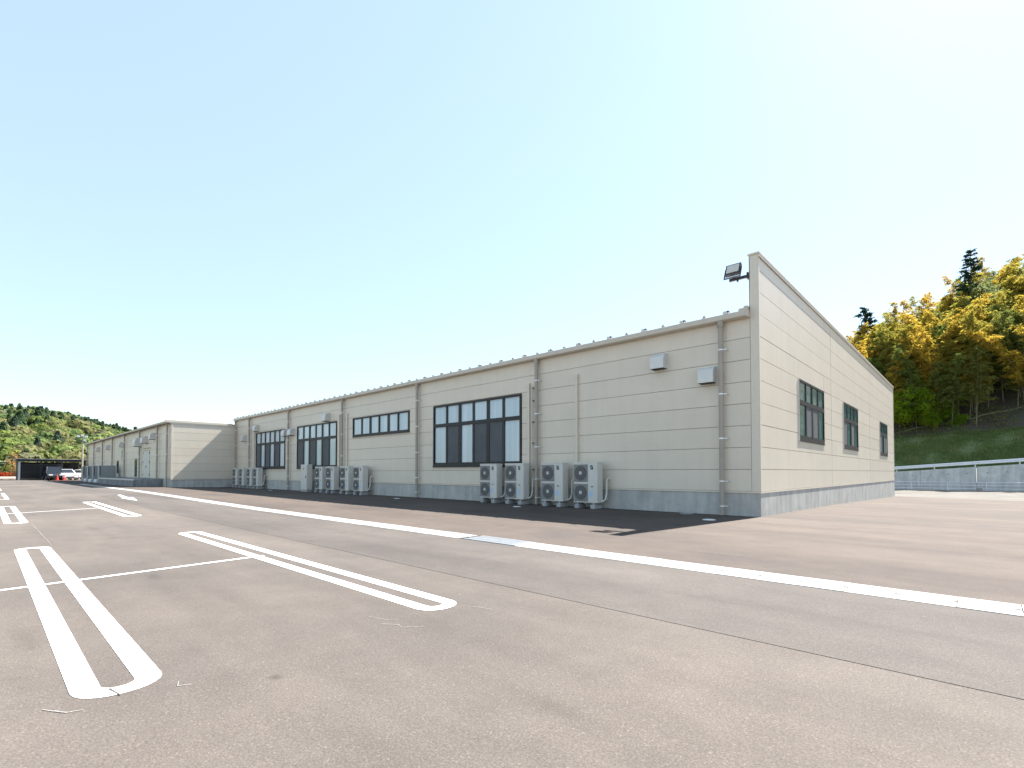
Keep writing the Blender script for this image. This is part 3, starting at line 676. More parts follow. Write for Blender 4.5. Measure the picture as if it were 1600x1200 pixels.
# ------------------------------------------------------------------ outdoor units
AW, AD, AZ0, AZ1 = .95, .33, .19, 1.53
def make_ac():
    t = thing('outdoor_unit', 'x', 'air conditioner')
    mb = MB(); mb.box(-AW / 2, AW / 2, -AD, 0, AZ0, AZ1); b = mb.build('casing', M['ac'], t, bevel=.012)
    mb = MB(); mb.box(-AW / 2 - .004, AW / 2 + .004, -AD - .006, .004, AZ1 - .03, AZ1 + .004); mb.build('top_cover', M['ac'], b, bevel=.006)
    mb = MB(); mb.box(AW / 2 - .002, AW / 2 + .003, -AD + .04, -.03, AZ0 + .1, AZ1 - .12); mb.build('side_panel', M['ac'], b)
    for zc in (AZ0 + .335, AZ0 + .98):
        xc = -AW / 2 + .305; hw, hh = .285, .29
        q = MB(); q.box(xc - hw, xc + hw, -AD - .012, -AD + .002, zc - hh, zc + hh)
        fg = q.build('fan_guard', M['ac_back'], t, bevel=.01)
        q = MB(); q.cyl((xc, -AD - .0125, zc), (xc, -AD - .018, zc), .245, .245, 32); q.build('fan_opening', M['ac_dark'], fg)
        q = MB()
        for r in (.075, .11, .145, .18, .215, .245):
            n = 28
            ins = [(xc + (r - .004) * math.cos(2 * math.pi * k / n), zc + (r - .004) * math.sin(2 * math.pi * k / n)) for k in range(n)]
            ous = [(xc + (r + .004) * math.cos(2 * math.pi * k / n), zc + (r + .004) * math.sin(2 * math.pi * k / n)) for k in range(n)]
            q.add([(x, -AD - .026, z) for x, z in ins] + [(x, -AD - .026, z) for x, z in ous], [(k, (k + 1) % n, n + (k + 1) % n, n + k) for k in range(n)])
        for k in range(16):
            a = 2 * math.pi * k / 16; c, s_ = math.cos(a), math.sin(a)
            q.add([(xc + .05 * c - .004 * s_, -AD - .027, zc + .05 * s_ + .004 * c), (xc + .26 * c - .004 * s_, -AD - .024, zc + .26 * s_ + .004 * c), (xc + .26 * c + .004 * s_, -AD - .024, zc + .26 * s_ - .004 * c), (xc + .05 * c + .004 * s_, -AD - .027, zc + .05 * s_ - .004 * c)], [(0, 1, 2, 3)])
        for k in range(14):
            z = zc - hh + .03 + (2 * hh - .06) * k / 13; q.box(xc - hw + .015, xc + hw - .015, -AD - .0225, -AD - .019, z - .004, z + .004)
        q.build('guard_wires', M['ac_rib'], fg, fix=False)
        q = MB(); q.box(xc - .052, xc + .052, -AD - .04, -AD - .02, zc - .052, zc + .052); q.build('fan_hub', M['hub'], fg, bevel=.012)
    xp = AW / 2 - .33
    y = -AD - .0025
    q = MB(); q.add([(xp + .06, y, AZ1 - .24), (xp + .06, y, AZ1 - .10), (xp + .16, y, AZ1 - .10), (xp + .06, y, AZ1 - .24), (xp + .16, y, AZ1 - .10), (xp + .16, y, AZ1 - .13)], [(0, 1, 2), ]); q.build('brand_mark', M['mark_teal'], b, fix=False)
    q = MB(); q.add([(xp + .075, y, AZ1 - .245), (xp + .17, y, AZ1 - .115), (xp + .17, y, AZ1 - .245)], [(0, 2, 1)]); q.build('brand_mark', M['mark_dark'], b, fix=False)
    q = MB(); q.box(xp + .08, xp + .17, y - .002, y + .001, AZ0 + .52, AZ0 + .55); q.build('badge', M['mark_dark'], b)
    q = MB(); q.box(xp + .03, xp + .14, y - .001, y + .001, AZ0 + .20, AZ0 + .38); q.build('sticker', M['sticker'], b)
    for s in (-1, 1):
        q = MB(); q.box(s * .32 - .085, s * .32 + .085, -AD - .05, .06, 0, .13); q.box(s * .32 - .03, s * .32 + .03, -AD + .0, .02, .13, AZ0); q.build('foot', M['foot'], t, bevel=.008)
    q = MB(); q.path([(AW / 2 - .05, -.1, AZ0 + .08), (AW / 2 + .06, -.06, AZ0 + .06), (AW / 2 + .10, .0, AZ0 + .12), (AW / 2 + .11, .05, AZ0 + .30), (AW / 2 + .11, .06, .92), (AW / 2 + .09, .15, .98), (AW / 2 + .07, .24, .98)], .03, 8); q.build('pipe', M['pipe_white'], t, smooth=True)
    q = MB(); q.path([(AW / 2 - .05, -.16, AZ0 + .07), (AW / 2 + .03, -.1, AZ0 + .03), (AW / 2 + .05, .0, AZ0 + .06), (AW / 2 + .05, .1, AZ0 + .1), (AW / 2 + .05, .2, AZ0 + .12)], .018, 8); q.build('pipe', M['pipe_white'], t, smooth=True)
    return t
ac = make_ac()
lefts = [-5.72, -7.11, -8.94, -10.32, -20.28, -21.75, -23.42, -24.81, -34.78, -36.1, -37.75, -39.2]
ords = ['nearest the corner', 'second from the corner', 'third from the corner, under the big window', 'fourth from the corner, under the big window',
        'rightmost of the middle row of four', 'second from right in the middle row of four', 'third from right in the middle row of four', 'next to the narrow cabinet, leftmost of the middle row',
        'rightmost of the far row of four', 'second from right in the far row of four', 'third from right in the far row of four', 'leftmost of the far row, against the projecting block']
for i, xl in enumerate(lefts):
    o = ac if i == 0 else copy_tree(ac)
    o.location = (xl + AW / 2, -.27 + rnd.uniform(-.012, .012), g(xl, -.4)); o.rotation_euler = (0, 0, R(rnd.uniform(-.5, .5)))
    tag(o, 'grey twin-fan outdoor unit, ' + ords[i], 'air conditioner', 'twin-fan outdoor units along the wall')
cb = thing('utility_cabinet', 'narrow pale cabinet with a red mark beside the middle row of units', 'cabinet', (-26.28, -.27, 0))
mb = MB(); mb.box(-.43, .43, -.35, 0, .12, 1.68); cbb = mb.build('casing', M['ac'], cb, bevel=.012)
mb = MB(); mb.box(-.39, .39, -.36, -.348, .30, 1.62); cd_ = mb.build('door', M['ac'], cb, bevel=.004)
mb = MB(); mb.cyl((0, -.359, 1.42), (0, -.368, 1.42), .06, .06, 16); mb.build('red_mark', M['red'], cd_)
mb = MB(); mb.box(.30, .33, -.385, -.36, .85, 1.0); mb.build('handle', M['black'], cd_)
mb = MB(); mb.box(-.40, .40, -.33, -.02, 0, .12); mb.build('foot', M['foot'], cb)

# ------------------------------------------------------------------ floodlight on the parapet
fl = thing('floodlight', 'black floodlight on a bracket arm at the top of the end parapet', 'floodlight', (0, 0, 0))
mb = MB(); mb.box(-.78, -.262, .05, .11, 6.55, 6.63); mb.box(-.30, -.262, .0, .16, 6.5, 6.68); mb.cyl((-.56, .08, 6.5), (-.56, .08, 6.56), .025, .025, 8); mb.box(-.70, -.60, .04, .12, 6.62, 6.66); mb.build('arm', M['black'], fl)
hd = Matrix.Translation((-.66, .02, 6.86)) @ Matrix.Rotation(R(-24), 4, 'X')
def xf(mb, mat):
    mb.v = [tuple(mat @ Vector(v)) for v in mb.v]; return mb
mb = MB(); mb.box(-.20, .20, -.03, .07, -.17, .17)
for k in range(8): mb.box(-.17 + k * .046, -.16 + k * .046, .07, .12, -.13, .13)
hb = xf(mb, hd).build('lamp_housing', M['black'], fl)
mb = MB(); mb.box(-.165, .165, -.036, -.029, -.125, .14); xf(mb, hd).build('lens', M['lamp_glass'], hb)
mb = MB(); mb.box(-.225, -.205, -.0, .04, -.26, .06); mb.box(.205, .225, -.0, .04, -.26, .06); mb.box(-.225, .225, -.0, .04, -.275, -.255)
xf(mb, hd).build('yoke', M['black'], fl)

# ------------------------------------------------------------------ right side: fence, retaining wall, guardrail
pf = thing('pipe_fence', 'low galvanised pipe fence in front of the grey retaining wall', 'fence', (0, 52, -.6))
xs_f = [-3.7 - 2.83 * 3 + 2.83 * k for k in range(14)]
for x in xs_f:
    mb = MB(); mb.cyl((x, 0, -.05), (x, 0, .84), .035, .035, 8); mb.build('post', M['white_steel'], pf)
for z in (.82, .52, .2):
    mb = MB(); mb.cyl((xs_f[0], -.045, z), (xs_f[-1], -.045, z), .028, .028, 8); mb.build('rail', M['white_steel'], pf)
mb = MB(); mb.box(xs_f[0], xs_f[-1], -.15, .15, -.35, .02); mb.build('kerb', M['foot'], pf)
mb = MB(); mb.box(-.45, .0, -.4, .1, 0, .30); tag(mb.build('concrete_block', M['slab'], None, loc=(4.5, 51.5, -.62), bevel=.02), 'small pale concrete block at the foot of the pipe fence', 'block')
wt = lambda x: 1.26 + (x + 2.4) * .0755
rw = thing('retaining_wall', 'grey concrete retaining wall rising to the right below the guardrail', 'wall', (0, 53.4, -.7))
xw = -26.0
while xw < 40:
    x1 = xw + 4.3
    mb = MB(); mb.add([(xw + .012, 0, 0), (x1 - .012, 0, 0), (x1 - .012, .4, 0), (xw + .012, .4, 0), (xw + .012, .16, wt(xw) + .7), (x1 - .012, .16, wt(x1) + .7), (x1 - .012, .5, wt(x1) + .7), (xw + .012, .5, wt(xw) + .7)],
        [(0, 3, 2, 1), (4, 5, 6, 7), (0, 1, 5, 4), (1, 2, 6, 5), (2, 3, 7, 6), (3, 0, 4, 7)])
    o = mb.build('wall_section', M['retain'], rw)
    for xx in (xw + .8, xw + 2.2, xw + 3.6):
        hh = (wt(xx) + .7)
        q = MB(); zf = .74; q.cyl((xx, .16 * zf - .012, hh * zf), (xx, .16 * zf + .05, hh * zf), .045, .045, 10); q.build('weep_hole', M['weep'], o)
    for hz in (.45, .9, 1.35):
        q = MB(); zz = hz; yy = .16 * zz / (wt(xw) + .7); q.box(xw + .02, x1 - .02, yy - .006, yy + .03, zz - .008, zz + .008); q.build('form_line', M['foot'], o)
    xw = x1
gr = thing('guardrail', 'white steel guardrail along the road above the retaining wall', 'guardrail', (0, 54.3, 0))
gz = lambda x: wt(x) + .12
for k in range(-7, 11):
    x = .87 + 3.15 * k
    mb = MB(); mb.cyl((x, .06, gz(x) - .6), (x, .06, gz(x) + .46), .06, .06, 10); mb.build('post', M['white_steel'], gr)
    x2 = x + 3.15
    pr = [(-.04, -.17), (-.08, -.12), (-.08, -.06), (-.03, 0), (-.08, .06), (-.08, .12), (-.04, .17), (-.01, .17), (-.01, -.17)]
    mb = MB(); mb.add([(xx, u, v + gz(xx) + .28) for xx in (x, x2 - .006) for u, v in pr], [tuple(range(8, -1, -1)), tuple(range(9, 18))] + [(i, (i + 1) % 9, 9 + (i + 1) % 9, 9 + i) for i in range(9)])
    mb.build('beam', M['white_steel'], gr)

# hillside terrain
def cap(x): 
    pts = [(-70, 8), (-30, 9), (-14, 10), (-6, 14), (0, 18), (6, 27), (12, 34), (40, 40), (120, 46)]
    for (a, za), (b, zb) in zip(pts, pts[1:]):
        if x <= b: return za + (zb - za) * max(0, min(1, (x - a) / (b - a)))
    return pts[-1][1]
def hz(x, y):
    base = wt(max(-20, min(35, x))) - .05
    if y < 55.5: return base
    top = 5.25 + .045 * (x + 3)
    top = max(3.5, min(8, top))
    if y < 61: return base + (top - base) * smooth((y - 55.5) / 5.5 * .5 + .25) * 1.0 if False else base + (top - base) * (y - 55.5) / 5.5
    h = top + .62 * (y - 61)
    c = cap(x)
    k = 2.5
    return -math.log(math.exp(-h / k) + math.exp(-c / k)) * k if h < 200 else c
mb = MB(); xs = fr(-70, 110, 1.5); ys = [53.85, 54.6, 55.5] + fr(56.2, 61, .8) + fr(62, 140, 2)
V = []; F = []
for y in ys:
    for x in xs:
        n_ = 0 if y < 55 else .12 * math.sin(x * 1.7 + y) + .1 * math.sin(x * .6 - 1.3 * y) + rnd.uniform(-.06, .06)
        V.append((x, y, hz(x, y) + n_))
nx = len(xs); F0 = []; F1 = []
for j in range(len(ys) - 1):
    for i in range(nx - 1):
        (F0 if ys[j] < 60.9 else F1).append((j * nx + i, j * nx + i + 1, (j + 1) * nx + i + 1, (j + 1) * nx + i))
mb.add(V, F0, 0); mb.f += F1; mb.m += [1] * len(F1)
structure(mb.build('hillside', [M['grass_soil'], M['forest_soil']], smooth=False, fix=False))

def np_mesh(name, V, F, mats, col=None, mi=None):
    me = bpy.data.meshes.new(name); nv = len(V); nf = len(F); k = F.shape[1]
    me.vertices.add(nv); me.vertices.foreach_set('co', V.astype(np.float32).ravel())
    me.loops.add(nf * k); me.loops.foreach_set('vertex_index', F.astype(np.int32).ravel())
    me.polygons.add(nf); me.polygons.foreach_set('loop_start', np.arange(0, nf * k, k, dtype=np.int32)); me.polygons.foreach_set('loop_total', np.full(nf, k, dtype=np.int32))
    for m in mats: me.materials.append(m)
    if mi is not None: me.polygons.foreach_set('material_index', mi.astype(np.int32))
    me.update(calc_edges=True)
    if col is not None:
        a = me.attributes.new('col', 'FLOAT_COLOR', 'POINT'); c4 = np.ones((nv, 4), np.float32); c4[:, :3] = col; a.data.foreach_set('color', c4.ravel())
    return me
rng = np.random.default_rng(5)
def leaves(C, D, L, Wd, up_jit=.5):
    """C centres, D long-axis directions, L lengths, Wd widths -> pointed quads"""
    n = len(C); D = D / np.linalg.norm(D, axis=1, keepdims=True)
    r = rng.normal(size=(n, 3)); r[:, 2] += 1.2; s = np.cross(D, r); s /= np.linalg.norm(s, axis=1, keepdims=True) + 1e-9
    a = C - D * (L[:, None] / 2); b = C + D * (L[:, None] / 2); m = C - D * (L[:, None] * .08)
    V = np.stack([a, m + s * (Wd[:, None] / 2), b, m - s * (Wd[:, None] / 2)], 1).reshape(-1, 3)
    return V, np.arange(4 * n).reshape(-1, 4)
# grass on the slope
n = 26000; gx = rng.uniform(-8, 14, n); gy = 55.2 + 6.2 * rng.random(n)
C = np.array([[x, y, hz(x, y) + .12] for x, y in zip(gx, gy)]); D = np.stack([rng.normal(0, .35, n), rng.normal(-.1, .35, n), np.ones(n)], 1)
V, F = leaves(C, D, rng.uniform(.2, .5, n), rng.uniform(.02, .05, n))
tag(link('slope_grass', np_mesh('slope_grass', V, F, [M['grass']])), 'dark green grass on the slope behind the guardrail', 'grass', None, 'stuff')

# ------------------------------------------------------------------ trees of the slope
def bamboo_proto(seed, H, leafmat):
    r = np.random.default_rng(seed); rr = random.Random(seed)
    lean = r.normal(0, .6, 2) ; N = 9
    pts = []
    for i in range(N):
        t = i / (N - 1); bend = t ** 3
        pts.append((lean[0] * t * .8 + lean[0] * 1.6 * bend, lean[1] * t * .8 + lean[1] * 1.6 * bend - .5 * bend, H * (t - .04 * bend)))
    mb = MB(); mb.path(pts, [.055 * (1 - .8 * i / (N - 1)) for i in range(N)], 6)
    culm = mb.mesh('culm', M['culm'], smooth=True, fix=False)
    P = np.array(pts); C = []; D = []; L = []
    nb = 84
    for k in range(nb):
        t = .26 + .74 * (k + r.random()) / nb; f = t * (N - 1); i = min(int(f), N - 2); p = P[i] + (P[i + 1] - P[i]) * (f - i)
        az = r.uniform(0, 2 * math.pi); ln = (1.75 * (1 - t) ** .55 + .42) * r.uniform(.55, 1.2)
        u = np.array([math.cos(az), math.sin(az), 0])
        m = int(34 * ln / 1.6) + 12
        s = r.random(m) ** .7
        q = p + u * (ln * s)[:, None] + np.array([0, 0, 1]) * (.75 * ln * s - .55 * ln * s ** 2.4)[:, None] + r.normal(0, .10, (m, 3))
        d = u + r.normal(0, .45, (m, 3)) + np.array([0, 0, -.35]); C.append(q); D.append(d); L.append(r.uniform(.22, .46, m))
    C = np.concatenate(C); D = np.concatenate(D); L = np.concatenate(L)
    V, F = leaves(C, D, L, L * .24)
    return culm, np_mesh('crown', V, F, [leafmat])
def limb_pts(r, p, d, ln, n=5, droop=0.0):
    pts = [np.array(p)]
    d = np.array(d) / np.linalg.norm(d)
    for i in range(n):
        d = d + r.normal(0, .16, 3) + np.array([0, 0, -droop]); d /= np.linalg.norm(d); pts.append(pts[-1] + d * ln / n)
    return pts
def broad_proto(seed, H, Rc, mat, dens=1.0, lsize=.26):
    r = np.random.default_rng(seed); mb = MB()
    tr = limb_pts(r, (0, 0, -.3), (r.normal(0, .08), r.normal(0, .08), 1), H * .85, 7)
    mb.path(tr, [.16 * (1 - .85 * i / 7) * H / 9 for i in range(8)], 7)
    C = []; D = []
    for k in range(26):
        t = r.uniform(.35, 1); f = t * 7; i = min(int(f), 6); p = tr[i] + (tr[i + 1] - tr[i]) * (f - i)
        az = r.uniform(0, 6.28); el = r.uniform(.0, .9)
        ln = Rc * (1.15 - .55 * t) * r.uniform(.6, 1.1)
        lp = limb_pts(r, p, (math.cos(az), math.sin(az), el), ln, 5)
        mb.path(lp, [.05 * H / 9 * (1 - .85 * q / 5) for q in range(6)], 5)
        for q in range(2, 6):
            for _ in range(2):
                c = lp[q] + r.normal(0, .35, 3); m = int(34 * dens); rad = r.uniform(.35, .75)
                v = r.normal(size=(m, 3)); v /= np.linalg.norm(v, axis=1, keepdims=True); rr_ = rad * r.random(m)[:, None] ** .4
                C.append(c + v * rr_ * np.array([1.2, 1.2, .75])); D.append(v + r.normal(0, .5, (m, 3)) + np.array([0, 0, -.3]))
    C = np.concatenate(C); D = np.concatenate(D); L = r.uniform(lsize * .7, lsize * 1.3, len(C))
    V, F = leaves(C, D, L, L * .55)
    return mb.mesh('trunk', M['bark'], smooth=True, fix=False), np_mesh('crown', V, F, [mat])
def conifer_proto(seed, H, Rc, mat, gaps=.25):
    r = np.random.default_rng(seed); mb = MB()
    tr = limb_pts(r, (0, 0, -.3), (0, 0, 1), H, 8); tr = [np.array([q[0] * .3, q[1] * .3, q[2]]) for q in tr]
    mb.path(tr, [.17 * (1 - .9 * i / 8) for i in range(9)], 7)
    C = []; D = []; z = H * .22
    while z < H * .985:
        t = (z / H); i = min(int(t * 8), 7); p = tr[i] + (tr[i + 1] - tr[i]) * (t * 8 - i)
        for k in range(6):
            if r.random() < gaps: continue
            az = r.uniform(0, 6.28); ln = (Rc * (1 - t) ** .8 + .25) * r.uniform(.6, 1.15); u = np.array([math.cos(az), math.sin(az), .12])
            lp = [p, p + u * ln * .5 + np.array([0, 0, -.04 * ln]), p + u * ln + np.array([0, 0, .06 * ln])]
            mb.path(lp, [.03, .02, .008], 4)
            m = int(26 * ln) + 14; s = .25 + .75 * r.random(m) ** .8
            q = p + u * (ln * s)[:, None] + r.normal(0, .13, (m, 3)) * np.array([1, 1, .6]); C.append(q); D.append(u + r.normal(0, .7, (m, 3)))
        z += .34 + .25 * r.random()
    C = np.concatenate(C); D = np.concatenate(D); L = r.uniform(.2, .42, len(C))
    V, F = leaves(C, D, L, L * .45)
    return mb.mesh('trunk', M['bark'], smooth=True, fix=False), np_mesh('crown', V, F, [mat])
bg_p = [bamboo_proto(11 + i, h_, M['bamboo_gold']) for i, h_ in enumerate((10.0, 11.5, 9.0, 12.0))]
bo_p = [bamboo_proto(31 + i, h_, M['bamboo_olive']) for i, h_ in enumerate((9.0, 10.5, 8.0))]
lm_p = [broad_proto(51 + i, h_, rc, M['leaf_lime'], .9) for i, (h_, rc) in enumerate(((5.0, 2.3), (4.0, 2.0)))]
pl_p = [broad_proto(61, 11.0, 3.4, M['leaf_pale'], .22, .22)]
pd_p = [broad_proto(64, 11.0, 2.6, M['leaf_pale'], .7, .24)]
cf_p = [conifer_proto(71, 16.0, 3.0, M['leaf_dark']), conifer_proto(72, 11, 2.6, M['leaf_dark'], .4)]
def plant(kind, protos, x, y, label, cat, group, s=1.0, z=None):
    a, b = protos[rnd.randrange(len(protos))]
    t = thing(kind, label, cat, (x, y, (hz(x, y) if z is None else z) - .05), rnd.uniform(0, 6.28), group)
    t.scale = (s, s, s * rnd.uniform(.92, 1.08))
    link('trunk' if a.name.startswith('trunk') else 'culm', a, t); link('crown', b, t); return t
placed = []
tries = 0
while len(placed) < 290 and tries < 15000:
    tries += 1
    y = 62.2 + 30 * rnd.random() ** 1.25; f = (y + 14.2)
    x0_, x1_ = 4.245 - f * .172, 4.245 + f * .066    # band the photograph looks into
    x = rnd.uniform(x0_, x1_ + 1.5)
    if y < 64.5 and x > 4.2: continue                    # open scree at the right
    if any((x - a) ** 2 + (y - b) ** 2 < .9 for a, b in placed): continue
    placed.append((x, y))
    if rnd.random() < .52: plant('bamboo', bg_p, x, y, 'golden bamboo on the wooded slope behind the guardrail', 'bamboo', 'golden bamboo on the slope', rnd.uniform(.8, 1.12))
    else: plant('bamboo', bo_p, x, y, 'olive green bamboo on the wooded slope behind the guardrail', 'bamboo', 'olive bamboo on the slope', rnd.uniform(.75, 1.1))
for x, y, s in ((-2.6, 62.4, .95), (-1.4, 63.0, 1.0), (-3.6, 63.6, 1.1), (-.4, 64.2, .75), (1.6, 63.2, .6), (-2.0, 65.0, 1.15), (2.6, 62.6, .4), (.4, 62.2, .5)):
    plant('lime_tree', lm_p, x, y, 'small lime green broadleaf tree at the foot of the wooded slope', 'tree', 'lime green young trees at the slope foot', s)
plant('conifer', cf_p[:1], 4.0, 79, 'tall dark conifer at the top of the wooded slope', 'tree', None, 1.05)
plant('conifer', cf_p[1:], -6.0, 72.0, 'dark conifer on the skyline left of the golden bamboo', 'tree', None, 1.5)
plant('broadleaf_tree', pd_p, 5.3, 76.5, 'yellow green tree standing in front of the tall conifer', 'tree', None, 1.25)
plant('broadleaf_tree', pl_p, 7.2, 82, 'airy pale tree on the skyline right of the tall conifer', 'tree', None, 1.1)
plant('broadleaf_tree', pl_p, 10.6, 81, 'airy pale tree at the right edge of the wooded skyline', 'tree', None, 1.0)
for i, (a, b, lb) in enumerate((((-2.4, 62.2), (3.4, 64.0), 'fallen grey trunk lying low across the foot of the wooded slope'), ((3.6, 63.6), (9.2, 66.0), 'fallen grey trunk lying across the bare slope at right'))):
    mb = MB(); q = [(a[0] + (b[0] - a[0]) * t, a[1] + (b[1] - a[1]) * t, hz(a[0] + (b[0] - a[0]) * t, a[1] + (b[1] - a[1]) * t) + .12 + .15 * math.sin(7 * t)) for t in (0, .2, .4, .6, .8, 1)]
    mb.path(q, [.10, .095, .085, .08, .065, .05], 7); tag(mb.build('fallen_trunk', M['culm'], smooth=True), lb, 'log')
# undergrowth on the slope
n = 9000; ux = rng.uniform(-9, 15, n); uy = 61.3 + 14 * rng.random(n) ** 1.3; cl_ = (np.sin(ux * 1.3 + uy * .7) + np.sin(ux * .5 - uy * 1.1) + rng.normal(0, .6, n)) > -.1
ux, uy = ux[cl_], uy[cl_]; n = len(ux)
C = np.array([[x, y, hz(x, y)] for x, y in zip(ux, uy)]); C[:, 2] += rng.random(n) * .7; D = rng.normal(0, 1, (n, 3)); D[:, 2] += .5
V, F = leaves(C, D, rng.uniform(.15, .4, n), rng.uniform(.06, .14, n))
tag(link('undergrowth', np_mesh('undergrowth', V, F, [M['bamboo_olive']])), 'low leafy undergrowth covering the forest floor on the slope', 'undergrowth', None, 'stuff')

# ------------------------------------------------------------------ far left: hill and its forest
CX, CY = 4.245, -14.221
sky_tab = [(-178 + 0, .088), (-177.5 + 0, .090), (179.15 - 360, .0955), (176.5 - 360, .0960), (175.3 - 360, .0925), (174.1 - 360, .084), (172.8 - 360, .077), (171.2 - 360, .068), (169.6 - 360, .062), (166 - 360, .052), (160 - 360, .045), (150 - 360, .04), (135 - 360, .035)]
sky_tab = sorted(sky_tab + [(-172, .085), (-165, .078), (-150, .07)])
def crest(az):
    if az > 0: az -= 360
    if az <= sky_tab[0][0]: return sky_tab[0][1]
    for (a, u), (b, v) in zip(sky_tab, sky_tab[1:]):
        if az <= b: return u + (v - u) * (az - a) / (b - a)
    return sky_tab[-1][1]
RC = 420.0
def far_h(x, y):
    dx, dy = x - CX, y - CY; r = math.hypot(dx, dy); az = math.degrees(math.atan2(dy, dx))
    H = crest(az) * RC - 4.0
    t = (r - 128) / (RC - 128)
    if t <= 0: return -.3
    w = 2.2 * math.sin(x * .021 + y * .03) + 1.6 * math.sin(x * .05 - y * .043)
    if t < 1: return H * (t ** 0.92) + w * min(1, 3 * t) * (1 - t * .7)
    return H * max(0, 1 - ((t - 1) * 1.1) ** 2)
azs = fr(134, 212, 1.0); rs_ = [122, 128] + fr(136, 420, 14) + [440, 480, 540, 620]
V = []; F = []
for r_ in rs_:
    for a in azs:
        x, y = CX + r_ * math.cos(R(a)), CY + r_ * math.sin(R(a)); V.append((x, y, far_h(x, y)))
na = len(azs)
for j in range(len(rs_) - 1):
    for i in range(na - 1): F.append((j * na + i, j * na + i + 1, (j + 1) * na + i + 1, (j + 1) * na + i))
mb = MB(); mb.add(V, F); structure(mb.build('hill', M['far_soil'], fix=True))
pal = np.array([(.15, .20, .055), (.19, .22, .07), (.12, .18, .055), (.20, .20, .08), (.16, .16, .085), (.17, .22, .05), (.15, .19, .08)])
pal = pal * .9 + np.array([.018, .018, .022])  # aerial haze put into the crown colours by lifting them toward grey-blue
dark = np.array([(.07, .11, .06), (.085, .12, .065), (.07, .10, .075)])
Vs = []; Fs = []; Cs = []; off = 0
cnt = 0; tries = 0
while cnt < 4200 and tries < 20000:
    tries += 1
    r_ = 131 + (RC + 12 - 131) * rng.random() ** .62; a = R(rng.uniform(157, 183.5))
    x, y = CX + r_ * math.cos(a), CY + r_ * math.sin(a)
    z = far_h(x, y)
    if r_ > 420: z = far_h(CX + 420 * math.cos(a), CY + 420 * math.sin(a))
    cl_n = math.sin(x * .045 + 1.3 * math.sin(y * .06)) + math.sin(y * .07 + x * .02)
    con = rng.random() < (.5 if cl_n > .8 else .08) or (r_ > 395 and rng.random() < .12)
    sz = rng.uniform(1.7, 3.5) * (.75 + .25 * min(1, (r_ - 120) / 140))
    m = 200 if r_ < 260 else 130
    v = rng.normal(size=(m, 3)); v /= np.linalg.norm(v, axis=1, keepdims=True); v[:, 2] = np.abs(v[:, 2]) * 1.0 - .25
    if con:
        hgt = sz * 2.0; t = rng.random(m) ** .8; ang = rng.uniform(0, 6.28, m); rad = (1 - t) * sz * .62 + .15
        C = np.stack([rad * np.cos(ang), rad * np.sin(ang), t * hgt], 1); N = np.stack([np.cos(ang), np.sin(ang), .5 + 0 * t], 1); col = dark[rng.integers(3)]
    else:
        lump = 1 + .22 * np.sin(v[:, 0] * 5 + rng.uniform(0, 6)) * np.sin(v[:, 1] * 5 + rng.uniform(0, 6)) + rng.normal(0, .08, m)
        C = v * lump[:, None] * np.array([sz, sz, sz * .78]) + np.array([0, 0, sz * .85]); N = v; col = pal[rng.integers(len(pal))] * rng.uniform(.8, 1.2)
    N = N + rng.normal(0, .25, (m, 3)); N /= np.linalg.norm(N, axis=1, keepdims=True)
    t1 = np.cross(N, rng.normal(size=(m, 3))); t1 /= np.linalg.norm(t1, axis=1, keepdims=True); t2 = np.cross(N, t1)
    s = (sz * rng.uniform(.13, .26, m))[:, None]
    C = C + np.array([x, y, z])
    q = np.stack([C - t1 * s, C - t2 * s * .8, C + t1 * s, C + t2 * s * .8], 1).reshape(-1, 3)
    Vs.append(q); Fs.append(np.arange(4 * m).reshape(-1, 4) + off); off += 4 * m
    Cs.append(np.repeat(col[None] * rng.uniform(.85, 1.15, (m, 1)), 4, axis=0)); cnt += 1
tag(link('forest', np_mesh('forest', np.concatenate(Vs), np.concatenate(Fs), [M['forest']], np.concatenate(Cs))), 'spring green mixed forest covering the far hill at left', 'forest', None, 'stuff')

# shrubs by the bank
def shrub(name, x, y, z, sz, mat, label, n=900, tall=1.0):
    t = thing(name, label, 'shrub', (x, y, z))
    v = rng.normal(size=(n, 3)); v /= np.linalg.norm(v, axis=1, keepdims=True); rr_ = rng.random(n)[:, None] ** .35
    C = v * rr_ * np.array([sz, sz * 1.3, sz * .7 * tall]) * (1 + .2 * np.sin(v[:, :1] * 6)); C[:, 2] += sz * .7 * tall
    V, F = leaves(C, v + rng.normal(0, .5, (n, 3)), rng.uniform(.2, .4, n), rng.uniform(.12, .22, n)); link('foliage', np_mesh('foliage', V, F, [mat]), t)
    mb = MB()
    for k in range(5): mb.path([(0, 0, 0), (rng.normal(0, .2), rng.normal(0, .2), sz * .6 * tall), (rng.normal(0, .35), rng.normal(0, .35), sz * 1.1 * tall)], [.05, .035, .015], 5)
    mb.build('stem', M['bark'], t)
shrub('red_shrub', -113, -12.7, .1, .85, M['shrub_red'], 'low red orange shrub on the sandy bank at far left', 1200)
shrub('red_shrub', -114, -10.9, .1, .8, M['shrub_red'], 'low red orange shrub beside the orange sapling', 1200)
shrub('orange_sapling', -110, -10.85, .2, .75, M['leaf_orange'], 'thin upright orange sapling left of the black carport', 220, 4.2)

